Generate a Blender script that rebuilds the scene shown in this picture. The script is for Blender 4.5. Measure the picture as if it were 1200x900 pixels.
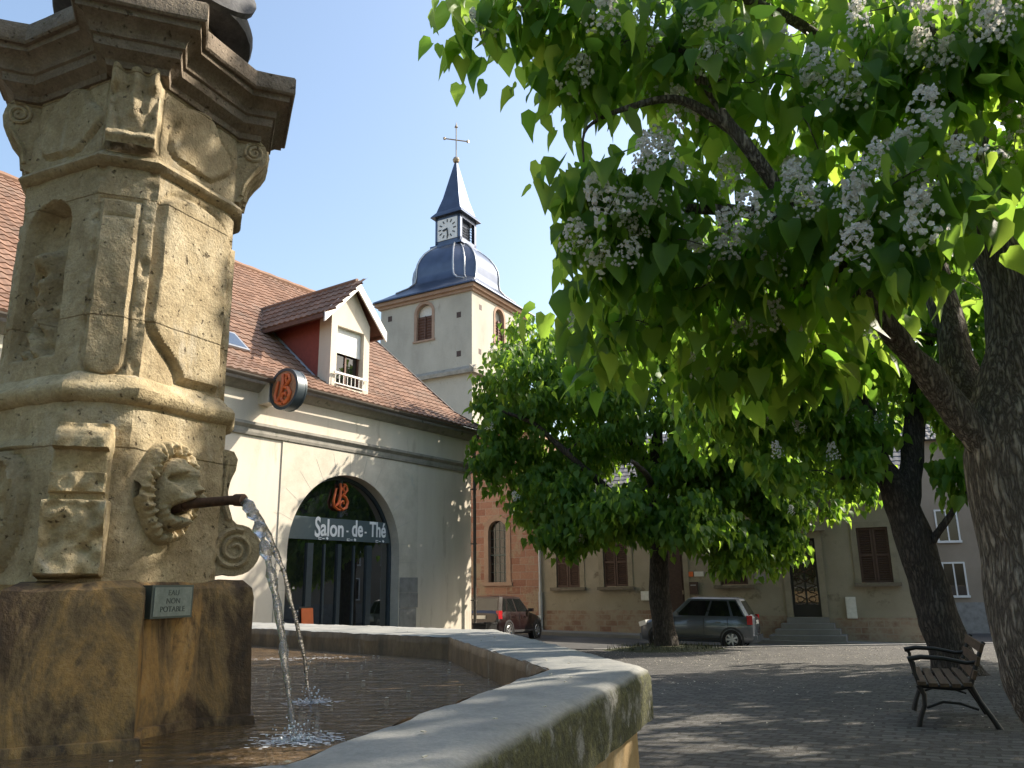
import bpy, bmesh, math, random
import numpy as np
from mathutils import Vector, Matrix, noise as mnoise
random.seed(7); RNG = np.random.default_rng(7)
PI = math.pi
S = bpy.context.scene
COL = S.collection
for o in list(bpy.data.objects): bpy.data.objects.remove(o)

# ------------------------------------------------------------------ camera
PITCH, ROLL = math.radians(14.3), math.radians(0.9)
fwd = Vector((0, math.cos(PITCH), math.sin(PITCH)))
up0 = Vector((0, -math.sin(PITCH), math.cos(PITCH))); r0 = Vector((1, 0, 0))
cup = up0*math.cos(ROLL) + r0*math.sin(ROLL); crt = r0*math.cos(ROLL) - up0*math.sin(ROLL)
cam = bpy.data.cameras.new('camera'); cam.sensor_width = 36; cam.lens = 27.99; cam.clip_start = 0.05; cam.clip_end = 3000
co = bpy.data.objects.new('camera', cam); COL.objects.link(co)
co.matrix_world = Matrix(((crt.x, cup.x, -fwd.x, 0), (crt.y, cup.y, -fwd.y, 0), (crt.z, cup.z, -fwd.z, 0), (0, 0, 0, 1)))
S.camera = co
def at(u, v, Y):
    """survey helper: a sight line of the photograph followed to a given distance"""
    d = fwd + crt*((u-600)/933) - cup*((v-450)/933)
    return d*(Y/d.y)

# ------------------------------------------------------------------ light
SUN_AZ, SUN_EL = 71.0, 38.0
w = bpy.data.worlds.new('World'); S.world = w; w.use_nodes = True
nt = w.node_tree; nt.nodes.clear()
sky = nt.nodes.new('ShaderNodeTexSky'); sky.sky_type = 'NISHITA'; sky.sun_disc = False
sky.sun_elevation = math.radians(SUN_EL); sky.sun_rotation = math.radians(SUN_AZ)
sky.air_density = 1.3; sky.dust_density = 2.8; sky.ozone_density = 1.0
bg = nt.nodes.new('ShaderNodeBackground'); bg.inputs[1].default_value = 0.15
wo = nt.nodes.new('ShaderNodeOutputWorld')
nt.links.new(sky.outputs[0], bg.inputs[0]); nt.links.new(bg.outputs[0], wo.inputs[0])
SUNDIR = Vector((math.sin(math.radians(SUN_AZ))*math.cos(math.radians(SUN_EL)), math.cos(math.radians(SUN_AZ))*math.cos(math.radians(SUN_EL)), math.sin(math.radians(SUN_EL))))
sl = bpy.data.lights.new('sun', 'SUN'); sl.energy = 4.8; sl.angle = math.radians(0.55); sl.color = (1.0, 0.91, 0.77)
so = bpy.data.objects.new('sun', sl); COL.objects.link(so); so.rotation_euler = SUNDIR.to_track_quat('Z', 'Y').to_euler(); so.location = (20, 10, 30)
S.view_settings.view_transform = 'Standard'; S.view_settings.look = 'None'; S.view_settings.exposure = 0.95; S.view_settings.gamma = 1
S.cycles.max_bounces = 8; S.cycles.transparent_max_bounces = 12; S.cycles.diffuse_bounces = 5; S.cycles.glossy_bounces = 3; S.cycles.transmission_bounces = 5
S.cycles.use_denoising = True
S.cycles.caustics_reflective = False; S.cycles.caustics_refractive = False

# ------------------------------------------------------------------ materials
def new_mat(name):
    m = bpy.data.materials.new(name); m.use_nodes = True
    nt = m.node_tree; b = nt.nodes['Principled BSDF']
    return m, nt, b
def N(nt, t, **kw):
    n = nt.nodes.new(t)
    for k, v in kw.items(): setattr(n, k, v)
    return n
def coords(nt, kind='Object', scale=(1, 1, 1), rot=(0, 0, 0)):
    c = N(nt, 'ShaderNodeTexCoord'); m = N(nt, 'ShaderNodeMapping')
    m.inputs['Scale'].default_value = scale; m.inputs['Rotation'].default_value = rot
    nt.links.new(c.outputs[kind], m.inputs[0]); return m.outputs[0]
def noi(nt, vec, scale, detail=5, rough=.6, dist=0):
    n = N(nt, 'ShaderNodeTexNoise'); n.inputs['Scale'].default_value = scale; n.inputs['Detail'].default_value = detail
    n.inputs['Roughness'].default_value = rough; n.inputs['Distortion'].default_value = dist
    nt.links.new(vec, n.inputs['Vector']); return n.outputs['Fac']
def ramp(nt, fac, stops, interp='LINEAR'):
    r = N(nt, 'ShaderNodeValToRGB'); r.color_ramp.interpolation = interp
    while len(r.color_ramp.elements) < len(stops): r.color_ramp.elements.new(.5)
    for e, (p, c) in zip(r.color_ramp.elements, stops):
        e.position = p; e.color = (*c, 1) if len(c) == 3 else c
    nt.links.new(fac, r.inputs[0]); return r.outputs[0]
def mix(nt, fac, a, b, mode='MIX'):
    m = N(nt, 'ShaderNodeMix', data_type='RGBA', blend_type=mode)
    for inp, v in ((m.inputs[0], fac), (m.inputs[6], a), (m.inputs[7], b)):
        if isinstance(v, (int, float)): inp.default_value = v
        elif isinstance(v, tuple): inp.default_value = (*v, 1)
        else: nt.links.new(v, inp)
    return m.outputs[2]
def mth(nt, op, a, b=None):
    m = N(nt, 'ShaderNodeMath', operation=op)
    for i, v in enumerate((a, b)):
        if v is None: continue
        if isinstance(v, (int, float)): m.inputs[i].default_value = v
        else: nt.links.new(v, m.inputs[i])
    return m.outputs[0]
def bump(nt, b, h, strength=.4, dist=.01):
    n = N(nt, 'ShaderNodeBump'); n.inputs['Strength'].default_value = strength; n.inputs['Distance'].default_value = dist
    nt.links.new(h, n.inputs['Height']); nt.links.new(n.outputs[0], b.inputs['Normal'])
def g(*c): return tuple(c)
def mottled(name, c1, c2, c3=None, scale=6, fine=60, rough=.9, bs=.35, bd=.01, spots=None, spot_scale=3, spot_at=.6, stretch=(1, 1, 1), spec=.3, metallic=0):
    m, nt, b = new_mat(name); v = coords(nt, 'Object', stretch)
    n1 = noi(nt, v, scale, 6, .65); n2 = noi(nt, v, fine, 4, .7)
    stops = [(.3, c1), (.7, c2)] if c3 is None else [(.28, c1), (.5, c2), (.72, c3)]
    col = ramp(nt, n1, stops)
    col = mix(nt, .35, col, ramp(nt, n2, [(.3, (.55, .55, .55)), (.7, (1.25, 1.25, 1.25))]), 'MULTIPLY')
    if spots:
        n3 = noi(nt, v, spot_scale, 7, .7)
        f = ramp(nt, n3, [(spot_at, (0, 0, 0)), (min(1, spot_at+.1), (1, 1, 1))])
        col = mix(nt, f, col, spots)
    nt.links.new(col, b.inputs['Base Color']); b.inputs['Roughness'].default_value = rough
    b.inputs['Specular IOR Level'].default_value = spec; b.inputs['Metallic'].default_value = metallic
    bump(nt, b, mth(nt, 'ADD', mth(nt, 'MULTIPLY', n1, .6), mth(nt, 'MULTIPLY', n2, .5)), bs, bd)
    return m
def plain(name, c, rough=.5, metallic=0, spec=.5, var=.12, scale=8):
    m, nt, b = new_mat(name); v = coords(nt)
    n1 = noi(nt, v, scale, 5, .6)
    col = ramp(nt, n1, [(.3, tuple(x*(1-var) for x in c)), (.7, tuple(min(1, x*(1+var)) for x in c))])
    nt.links.new(col, b.inputs['Base Color']); b.inputs['Roughness'].default_value = rough
    b.inputs['Metallic'].default_value = metallic; b.inputs['Specular IOR Level'].default_value = spec
    return m
def glass_mat(name, tint=(.02, .025, .03), refl=.35, see=.5):
    m, nt, b = new_mat(name); nt.nodes.remove(b)
    out = nt.nodes['Material Output']
    d = N(nt, 'ShaderNodeBsdfDiffuse'); d.inputs[0].default_value = (*tint, 1)
    t = N(nt, 'ShaderNodeBsdfTransparent'); t.inputs[0].default_value = (.7, .75, .75, 1)
    gl = N(nt, 'ShaderNodeBsdfGlossy'); gl.inputs['Roughness'].default_value = .015
    a = N(nt, 'ShaderNodeMixShader'); a.inputs[0].default_value = see
    nt.links.new(d.outputs[0], a.inputs[1]); nt.links.new(t.outputs[0], a.inputs[2])
    lw = N(nt, 'ShaderNodeLayerWeight'); lw.inputs[0].default_value = .5
    f = mth(nt, 'ADD', mth(nt, 'MULTIPLY', mth(nt, 'POWER', lw.outputs['Facing'], 4.0), .85), refl)
    c = N(nt, 'ShaderNodeMixShader'); nt.links.new(f, c.inputs[0]); nt.links.new(a.outputs[0], c.inputs[1]); nt.links.new(gl.outputs[0], c.inputs[2])
    nt.links.new(c.outputs[0], out.inputs[0]); return m

MAT = {}
MAT['sandstone'] = mottled('sandstone', (.30, .23, .125), (.39, .31, .18), (.46, .385, .25), 5, 55, .92, .9, .014, spots=(.24, .17, .09), spot_scale=2.2, spot_at=.6)
MAT['pale_sandstone'] = mottled('pale_sandstone', (.32, .265, .165), (.40, .335, .22), (.47, .405, .29), 7, 80, .92, .5, .01, spots=(.3, .26, .2), spot_scale=6, spot_at=.58)
MAT['grey_sandstone'] = mottled('grey_sandstone', (.22, .19, .15), (.31, .275, .225), (.39, .35, .29), 9, 90, .92, .6, .012, spots=(.2, .17, .12), spot_scale=7, spot_at=.6)
MAT['red_sandstone'] = mottled('red_sandstone', (.1, .083, .065), (.15, .122, .095), (.19, .16, .13), 6, 80, .92, .5, .01, spots=(.12, .1, .085), spot_scale=3, spot_at=.55)
MAT['dark_stone'] = mottled('dark_stone', (.1, .1, .1), (.16, .155, .15), (.22, .21, .2), 8, 60, .85, .5, .01)
def weathered(name, c1, c2, c3, crust, joints=0.0, seed=0.0):
    m, nt, b = new_mat(name); v = coords(nt); vs = coords(nt, 'Object', (1, 1, .35))
    n1 = noi(nt, v, 3.2+seed, 7, .68, .4); n2 = noi(nt, v, 16, 6, .7); n3 = noi(nt, v, 95, 3, .7); n4 = noi(nt, vs, 6+seed, 6, .7, .5); n5 = noi(nt, v, 38, 4, .6)
    col = ramp(nt, n1, [(.3, c1), (.5, c2), (.68, c3)])
    col = mix(nt, .55, col, ramp(nt, n2, [(.3, (.62, .6, .56)), (.7, (1.28, 1.27, 1.25))]), 'MULTIPLY')
    col = mix(nt, .45, col, ramp(nt, n3, [(.3, (.6, .6, .6)), (.7, (1.35, 1.35, 1.35))]), 'MULTIPLY')
    col = mix(nt, ramp(nt, n4, [(.56, (0, 0, 0)), (.66, (.75, .75, .75))]), col, crust)
    pit = ramp(nt, n5, [(.30, (1, 1, 1)), (.36, (0, 0, 0))])
    col = mix(nt, mth(nt, 'MULTIPLY', pit, .75), col, (.07, .05, .03))
    h = mth(nt, 'SUBTRACT', mth(nt, 'ADD', mth(nt, 'MULTIPLY', n2, .9), mth(nt, 'MULTIPLY', n3, .35)), mth(nt, 'MULTIPLY', pit, .7))
    if joints:
        sx = N(nt, 'ShaderNodeSeparateXYZ'); nt.links.new(v, sx.inputs[0])
        fr = mth(nt, 'FRACT', mth(nt, 'DIVIDE', mth(nt, 'ADD', sx.outputs[2], mth(nt, 'MULTIPLY', n2, .012)), joints))
        jl = ramp(nt, fr, [(0, (1, 1, 1)), (.012, (0, 0, 0))]); col = mix(nt, mth(nt, 'MULTIPLY', jl, .35), col, (.12, .09, .055)); h = mth(nt, 'SUBTRACT', h, mth(nt, 'MULTIPLY', jl, .4))
    nt.links.new(col, b.inputs['Base Color']); b.inputs['Roughness'].default_value = .93; b.inputs['Specular IOR Level'].default_value = .25
    bump(nt, b, h, .85, .016); MAT[name] = m
weathered('sandstone', (.28, .215, .125), (.41, .335, .215), (.52, .45, .32), (.45, .395, .3), .47)
weathered('pale_sandstone', (.34, .27, .16), (.46, .375, .235), (.55, .47, .33), (.38, .35, .29), 0, .7)
weathered('grey_sandstone', (.26, .21, .15), (.36, .31, .235), (.46, .41, .33), (.4, .37, .33), 0, 1.3)
weathered('red_sandstone', (.17, .135, .1), (.24, .195, .15), (.3, .25, .195), (.22, .205, .17), 0, .4)
# plinth: iron and algae stains that belong to the stone
m, nt, b = new_mat('stained_stone'); v = coords(nt); vs = coords(nt, 'Object', (1, 1, .45))
n1 = noi(nt, vs, 5.5, 7, .7, .6); n2 = noi(nt, v, 45, 5, .7); n3 = noi(nt, vs, 9, 6, .7, .3)
col = ramp(nt, n1, [(.30, (.03, .02, .012)), (.42, (.085, .05, .024)), (.50, (.2, .13, .06)), (.60, (.38, .22, .075)), (.74, (.44, .31, .16))])
col = mix(nt, ramp(nt, n3, [(.56, (0, 0, 0)), (.68, (1, 1, 1))]), col, (.045, .03, .022))
col = mix(nt, .4, col, ramp(nt, n2, [(.3, (.5, .5, .5)), (.7, (1.3, 1.3, 1.3))]), 'MULTIPLY')
nt.links.new(col, b.inputs['Base Color']); b.inputs['Roughness'].default_value = .7
bump(nt, b, mth(nt, 'ADD', n1, mth(nt, 'MULTIPLY', n2, .6)), .7, .015); MAT['stained_stone'] = m
# basin rim: worn grey stone, moss on the upright outer sides
m, nt, b = new_mat('rim_stone'); v = coords(nt)
n1 = noi(nt, v, 4, 7, .65); n2 = noi(nt, v, 80, 4, .7); n3 = noi(nt, v, 7, 7, .75); n4 = noi(nt, v, 40, 3, .7)
col = ramp(nt, n1, [(.3, (.17, .175, .165)), (.5, (.26, .258, .24)), (.7, (.35, .335, .3))])
col = mix(nt, .35, col, ramp(nt, n2, [(.3, (.5, .5, .5)), (.7, (1.3, 1.3, 1.3))]), 'MULTIPLY')
geo = N(nt, 'ShaderNodeNewGeometry'); sx = N(nt, 'ShaderNodeSeparateXYZ'); nt.links.new(geo.outputs['Normal'], sx.inputs[0])
side = ramp(nt, sx.outputs[2], [(.45, (1, 1, 1)), (.8, (0, 0, 0))])
mo = ramp(nt, n3, [(.36, (0, 0, 0)), (.47, (.95, .95, .95))])
f = mth(nt, 'MULTIPLY', side, mo)
moss = ramp(nt, n4, [(.3, (.02, .021, .011)), (.5, (.05, .052, .015)), (.72, (.12, .115, .04))])
col = mix(nt, f, col, moss)
nt.links.new(col, b.inputs['Base Color']); b.inputs['Roughness'].default_value = .85
bump(nt, b, mth(nt, 'ADD', mth(nt, 'MULTIPLY', n4, mth(nt, 'MULTIPLY', f, 2.0)), mth(nt, 'ADD', mth(nt, 'MULTIPLY', n1, .5), mth(nt, 'MULTIPLY', n2, .4))), .5, .012); MAT['rim_stone'] = m
MAT['basin_wall'] = mottled('basin_wall', (.3, .2, .1), (.42, .3, .16), (.5, .42, .3), 5, 60, .9, .5, .012, spots=(.12, .09, .06), spot_scale=4, spot_at=.6)
MAT['wet_wall'] = mottled('wet_wall', (.05, .035, .02), (.12, .075, .04), (.2, .13, .07), 7, 60, .55, .5, .012, spots=(.22, .2, .17), spot_scale=5, spot_at=.62, stretch=(1, 1, .4))
MAT['render'] = mottled('render', (.57, .505, .41), (.63, .565, .465), (.67, .61, .51), 1.4, 120, .93, .2, .004, spots=(.48, .42, .335), spot_scale=1.9, spot_at=.57, stretch=(1, 1, .22))
MAT['limestone'] = mottled('limestone', (.48, .43, .345), (.57, .515, .42), (.64, .585, .485), 2.2, 60, .9, .25, .01, spots=(.46, .45, .4), spot_scale=1.4, spot_at=.6)
MAT['cornice_stone'] = mottled('cornice_stone', (.2, .19, .16), (.3, .28, .24), (.38, .35, .3), 3, 60, .9, .3, .01, spots=(.12, .12, .09), spot_scale=3, spot_at=.6)
MAT['grey_block'] = mottled('grey_block', (.2, .19, .18), (.28, .27, .25), (.34, .33, .31), 4, 60, .9, .4, .01)
MAT['tower_plaster'] = mottled('tower_plaster', (.34, .325, .28), (.42, .4, .345), (.48, .46, .4), .6, 30, .93, .2, .01, spots=(.24, .21, .165), spot_scale=.55, spot_at=.58, stretch=(1, 1, .5))
MAT['house_plaster'] = mottled('house_plaster', (.25, .22, .165), (.3, .265, .2), (.35, .31, .24), .7, 40, .93, .2, .01, spots=(.17, .145, .105), spot_scale=1.3, spot_at=.57)
MAT['pink_plaster'] = mottled('pink_plaster', (.27, .22, .165), (.31, .255, .195), (.35, .29, .225), .7, 40, .93, .15, .01)
MAT['trim_stone'] = mottled('trim_stone', (.23, .2, .15), (.28, .245, .18), (.32, .28, .215), 3, 60, .9, .25, .01)
MAT['sill_stone'] = mottled('sill_stone', (.13, .11, .08), (.2, .17, .13), None, 6, 60, .9, .3, .01)
# bare masonry skirting of the old house
m, nt, b = new_mat('bare_masonry'); v = coords(nt, 'Object', (1, 1, 1), (PI/2, 0, 0))
br = N(nt, 'ShaderNodeTexBrick'); br.inputs['Scale'].default_value = 1; br.inputs['Brick Width'].default_value = .5; br.inputs['Row Height'].default_value = .22; br.inputs['Mortar Size'].default_value = .02
br.inputs['Color1'].default_value = (.18, .1, .07, 1); br.inputs['Color2'].default_value = (.27, .18, .125, 1); br.inputs['Mortar'].default_value = (.25, .2, .15, 1)
nt.links.new(v, br.inputs['Vector']); v2 = coords(nt)
n1 = noi(nt, v2, 1.6, 6, .7)
col = mix(nt, ramp(nt, n1, [(.4, (0, 0, 0)), (.58, (1, 1, 1))]), br.outputs[0], (.29, .24, .175))
nt.links.new(col, b.inputs['Base Color']); b.inputs['Roughness'].default_value = .95; bump(nt, b, n1, .5, .03); MAT['bare_masonry'] = m
# pink sandstone blockwork of the church
m, nt, b = new_mat('church_masonry'); v = coords(nt, 'Object', (1, 1, 1), (PI/2, 0, 0)); v2 = coords(nt)
br = N(nt, 'ShaderNodeTexBrick'); br.inputs['Scale'].default_value = 1; br.inputs['Brick Width'].default_value = .62; br.inputs['Row Height'].default_value = .3; br.inputs['Mortar Size'].default_value = .012; br.offset = .43
br.inputs['Color1'].default_value = (.26, .12, .082, 1); br.inputs['Color2'].default_value = (.35, .2, .14, 1); br.inputs['Mortar'].default_value = (.32, .25, .2, 1)
nt.links.new(v, br.inputs['Vector'])
n1 = noi(nt, v2, .9, 6, .7); n2 = noi(nt, v2, 14, 5, .7)
col = mix(nt, ramp(nt, n1, [(.52, (0, 0, 0)), (.6, (.85, .85, .85))]), br.outputs[0], (.33, .26, .18))
col = mix(nt, .5, col, ramp(nt, n2, [(.3, (.6, .6, .6)), (.7, (1.2, 1.2, 1.2))]), 'MULTIPLY')
nt.links.new(col, b.inputs['Base Color']); b.inputs['Roughness'].default_value = .95
bump(nt, b, mth(nt, 'SUBTRACT', n2, br.outputs[1]), .5, .02); MAT['church_masonry'] = m
# roof tiles, tint per tile from UV = (column, row)
def tile_mat(name, cols, grey):
    m, nt, b = new_mat(name)
    uv = N(nt, 'ShaderNodeUVMap'); fl = N(nt, 'ShaderNodeVectorMath', operation='FLOOR'); nt.links.new(uv.outputs[0], fl.inputs[0])
    wn = N(nt, 'ShaderNodeTexWhiteNoise', noise_dimensions='2D'); nt.links.new(fl.outputs[0], wn.inputs['Vector'])
    col = ramp(nt, wn.outputs[0], [(0, cols[0]), (.5, cols[1]), (1, cols[2])])
    v = coords(nt); n1 = noi(nt, v, .8, 6, .7); n2 = noi(nt, v, 25, 4, .6)
    col = mix(nt, ramp(nt, n1, [(.45, (0, 0, 0)), (.7, (.6, .6, .6))]), col, grey)
    col = mix(nt, .3, col, ramp(nt, n2, [(.3, (.6, .6, .6)), (.7, (1.2, 1.2, 1.2))]), 'MULTIPLY')
    nt.links.new(col, b.inputs['Base Color']); b.inputs['Roughness'].default_value = .85; bump(nt, b, n2, .2, .004); return m
MAT['roof_tile'] = tile_mat('roof_tile', [(.15, .08, .05), (.205, .112, .072), (.25, .145, .098)], (.15, .115, .09))
MAT['slate_tile'] = tile_mat('slate_tile', [(.12, .12, .13), (.17, .165, .17), (.22, .21, .2)], (.2, .19, .17))
MAT['red_board'] = plain('red_board', (.24, .05, .035), .6)
MAT['white_paint'] = plain('white_paint', (.74, .73, .7), .45, var=.05)
MAT['blind'] = plain('blind', (.6, .61, .6), .6, var=.05)
MAT['brown_wood'] = plain('brown_wood', (.1, .045, .028), .6, scale=14, var=.3)
MAT['dark_wood'] = plain('dark_wood', (.055, .03, .022), .65, scale=14, var=.3)
MAT['shutter'] = plain('shutter', (.075, .042, .03), .7, scale=20, var=.25)
MAT['gutter'] = plain('gutter', (.1, .085, .07), .5, .3)
MAT['zinc'] = plain('zinc', (.36, .37, .39), .45, .6, var=.15, scale=3)
MAT['dome_metal'] = plain('dome_metal', (.085, .105, .15), .36, .7, var=.18, scale=1.2)
MAT['dome_seam'] = plain('dome_seam', (.42, .43, .44), .4, .6)
MAT['steel_blue'] = plain('steel_blue', (.045, .062, .075), .4, .2)
MAT['panel_blue'] = plain('panel_blue', (.085, .115, .125), .35, 0, .5, .06)
MAT['black_iron'] = plain('black_iron', (.018, .018, .018), .5, .3)
MAT['rust_iron'] = plain('rust_iron', (.07, .035, .02), .7, .3, scale=40, var=.6)
MAT['white_letter'] = plain('white_letter', (.85, .85, .85), .5, var=.02)
MAT['orange'] = plain('orange', (.62, .13, .03), .45, var=.1)
MAT['copper'] = plain('copper', (.38, .2, .11), .45, .35, var=.25, scale=12)
MAT['black_paint'] = plain('black_paint', (.015, .015, .015), .45)
MAT['clock_white'] = plain('clock_white', (.72, .72, .7), .5, var=.08)
MAT['gilt'] = plain('gilt', (.35, .3, .22), .4, .6)
MAT['plaque'] = mottled('plaque', (.17, .21, .2), (.24, .28, .26), (.3, .34, .31), 14, 120, .5, .2, .003)
MAT['plaque_edge'] = plain('plaque_edge', (.07, .095, .09), .5)
MAT['statue'] = mottled('statue', (.045, .045, .05), (.085, .085, .09), (.14, .14, .14), 9, 60, .8, .5, .01)
MAT['plate_white'] = plain('plate_white', (.62, .61, .57), .5)
MAT['interior'] = plain('interior', (.09, .075, .06), .9)
MAT['glass'] = glass_mat('glass', (.02, .024, .026), .3, .5)
MAT['dark_glass'] = glass_mat('dark_glass', (.008, .009, .01), .08, .15)
MAT['car_glass'] = glass_mat('car_glass', (.012, .014, .014), .1, .25)
MAT['tyre'] = plain('tyre', (.018, .018, .018), .9)
MAT['alloy'] = plain('alloy', (.45, .45, .46), .35, .8)
MAT['plastic'] = plain('plastic', (.025, .025, .027), .6)
MAT['red_lamp'] = plain('red_lamp', (.45, .02, .025), .15)
MAT['clear_lamp'] = plain('clear_lamp', (.7, .7, .68), .1)
MAT['bench_wood'] = mottled('bench_wood', (.055, .036, .024), (.09, .058, .036), (.13, .088, .056), 3, 60, .75, .3, .004, stretch=(1, 8, 8))
def paint(name, c, met=.5):
    m, nt, b = new_mat(name); b.inputs['Base Color'].default_value = (*c, 1); b.inputs['Roughness'].default_value = .3
    b.inputs['Metallic'].default_value = met; b.inputs['Coat Weight'].default_value = .8; b.inputs['Coat Roughness'].default_value = .05
    v = coords(nt); n1 = noi(nt, v, 3, 5, .6); nt.links.new(ramp(nt, n1, [(.3, (.26, .26, .26)), (.7, (.42, .42, .42))]), b.inputs['Roughness']); return m
MAT['paint_blue'] = paint('paint_blue', (.105, .118, .14))
MAT['paint_red'] = paint('paint_red', (.012, .002, .0025), .2)
MAT['paint_grey'] = paint('paint_grey', (.3, .31, .32))
# ground
m, nt, b = new_mat('paving'); v = coords(nt, 'Object', (1, 1, 1), (0, 0, .5)); v2 = coords(nt)
n0 = N(nt, 'ShaderNodeTexNoise'); n0.inputs['Scale'].default_value = 1.3; nt.links.new(v2, n0.inputs['Vector'])
wv = N(nt, 'ShaderNodeVectorMath', operation='MULTIPLY_ADD'); nt.links.new(n0.outputs['Color'], wv.inputs[0]); wv.inputs[1].default_value = (.25, .25, 0); nt.links.new(v, wv.inputs[2])
br = N(nt, 'ShaderNodeTexBrick'); br.inputs['Scale'].default_value = 1; br.inputs['Brick Width'].default_value = .2; br.inputs['Row Height'].default_value = .14; br.inputs['Mortar Size'].default_value = .016
br.inputs['Color1'].default_value = (.06, .058, .055, 1); br.inputs['Color2'].default_value = (.125, .12, .112, 1); br.inputs['Mortar'].default_value = (.05, .045, .037, 1)
nt.links.new(wv.outputs[0], br.inputs['Vector']); n1 = noi(nt, v2, .7, 6, .65); n2 = noi(nt, v2, 40, 4, .7)
col = mix(nt, .55, br.outputs[0], ramp(nt, n1, [(.3, (.55, .54, .52)), (.7, (1.25, 1.22, 1.15))]), 'MULTIPLY')
col = mix(nt, .35, col, ramp(nt, n2, [(.3, (.6, .6, .6)), (.7, (1.3, 1.3, 1.3))]), 'MULTIPLY')
nt.links.new(col, b.inputs['Base Color']); b.inputs['Roughness'].default_value = .85
bump(nt, b, mth(nt, 'SUBTRACT', mth(nt, 'ADD', n2, n1), br.outputs[1]), .8, .03); MAT['paving'] = m
MAT['asphalt'] = mottled('asphalt', (.05, .05, .052), (.075, .074, .073), (.1, .098, .094), .6, 90, .9, .3, .006)
MAT['pavement'] = mottled('pavement', (.16, .155, .15), (.2, .195, .185), (.24, .235, .225), 1, 60, .9, .2, .006)
MAT['earth'] = mottled('earth', (.14, .12, .09), (.2, .17, .13), (.25, .22, .17), .5, 30, .95, .4, .02)
MAT['grass'] = mottled('grass', (.035, .042, .018), (.06, .065, .03), (.1, .09, .05), 3, 40, .9, .4, .02)
MAT['petal'] = plain('petal', (.55, .5, .4), .8)
# water
m, nt, b = new_mat('water'); v = coords(nt, 'Object', (1, 1, 1), (0, 0, .1)); vs = coords(nt, 'Object', (.9, 4.2, 1))
b.inputs['Base Color'].default_value = (.035, .022, .01, 1); b.inputs['Roughness'].default_value = .04; b.inputs['IOR'].default_value = 1.33; b.inputs['Specular IOR Level'].default_value = .75
n1 = noi(nt, vs, 4.5, 4, .55, .8); n2 = noi(nt, v, 22, 3, .5, .3)
nt.links.new(ramp(nt, noi(nt, v, 3, 4, .6), [(.3, (.09, .058, .026)), (.7, (.19, .12, .055))]), b.inputs['Base Color'])
bump(nt, b, mth(nt, 'ADD', n1, mth(nt, 'MULTIPLY', n2, .3)), 1.0, .075); MAT['water'] = m
m, nt, b = new_mat('jet_water'); b.inputs['Base Color'].default_value = (.95, .97, 1, 1); b.inputs['Roughness'].default_value = .03; b.inputs['IOR'].default_value = 1.33; b.inputs['Transmission Weight'].default_value = .85
v = coords(nt); bump(nt, b, noi(nt, v, 60, 3, .6), .8, .01); MAT['jet_water'] = m
MAT['foam'] = plain('foam', (.75, .78, .82), .4, var=.1, scale=60)
# bark
def bark(name, a, bcol, c, sc=1.0):
    m, nt, b = new_mat(name); v = coords(nt, 'Object', (11*sc, 11*sc, 1.9*sc)); v2 = coords(nt)
    vo = N(nt, 'ShaderNodeTexVoronoi', feature='DISTANCE_TO_EDGE'); vo.inputs['Scale'].default_value = 2.4
    n0 = N(nt, 'ShaderNodeTexNoise'); n0.inputs['Scale'].default_value = 3; n0.inputs['Detail'].default_value = 5; nt.links.new(v, n0.inputs['Vector'])
    wv = N(nt, 'ShaderNodeVectorMath', operation='MULTIPLY_ADD'); nt.links.new(n0.outputs['Color'], wv.inputs[0]); wv.inputs[1].default_value = (.9, .9, .9); nt.links.new(v, wv.inputs[2])
    nt.links.new(wv.outputs[0], vo.inputs['Vector'])
    e = ramp(nt, vo.outputs['Distance'], [(.0, (0, 0, 0)), (.3, (1, 1, 1))]); n2 = noi(nt, v2, 18, 6, .7)
    col = mix(nt, e, a, ramp(nt, n2, [(.32, bcol), (.68, c)]))
    nt.links.new(col, b.inputs['Base Color']); b.inputs['Roughness'].default_value = .95
    bump(nt, b, mth(nt, 'ADD', mth(nt, 'MULTIPLY', e, 1.0), mth(nt, 'MULTIPLY', n2, .5)), .9, .035); return m
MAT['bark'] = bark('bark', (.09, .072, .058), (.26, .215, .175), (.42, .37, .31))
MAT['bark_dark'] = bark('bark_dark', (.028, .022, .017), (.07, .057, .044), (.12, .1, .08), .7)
def leaf_mat(name, c1, c2, c3, tr):
    m, nt, b = new_mat(name); out = nt.nodes['Material Output']
    geo = N(nt, 'ShaderNodeNewGeometry')
    col = ramp(nt, geo.outputs['Random Per Island'], [(0, c1), (.6, c2), (1, c3)])
    vn = noi(nt, coords(nt), 55, 3, .6); col = mix(nt, .5, col, ramp(nt, vn, [(.3, (.7, .7, .7)), (.7, (1.25, 1.2, 1.1))]), 'MULTIPLY')
    nt.links.new(col, b.inputs['Base Color']); b.inputs['Roughness'].default_value = .48; b.inputs['Specular IOR Level'].default_value = .32; bump(nt, b, vn, .35, .006)
    t = N(nt, 'ShaderNodeBsdfTranslucent')
    tc = ramp(nt, geo.outputs['Random Per Island'], [(0, tr[0]), (1, tr[1])])
    nt.links.new(tc, t.inputs[0])
    a = N(nt, 'ShaderNodeMixShader'); a.inputs[0].default_value = .58
    nt.links.new(b.outputs[0], a.inputs[1]); nt.links.new(t.outputs[0], a.inputs[2]); nt.links.new(a.outputs[0], out.inputs[0]); return m
MAT['leaf'] = leaf_mat('leaf', (.055, .135, .022), (.085, .18, .03), (.13, .23, .045), ((.24, .48, .05), (.52, .72, .09)))
MAT['leaf_far'] = leaf_mat('leaf_far', (.05, .118, .024), (.075, .155, .03), (.105, .195, .04), ((.2, .4, .035), (.42, .6, .06)))
m, nt, b = new_mat('blossom'); geo = N(nt, 'ShaderNodeNewGeometry')
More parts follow.
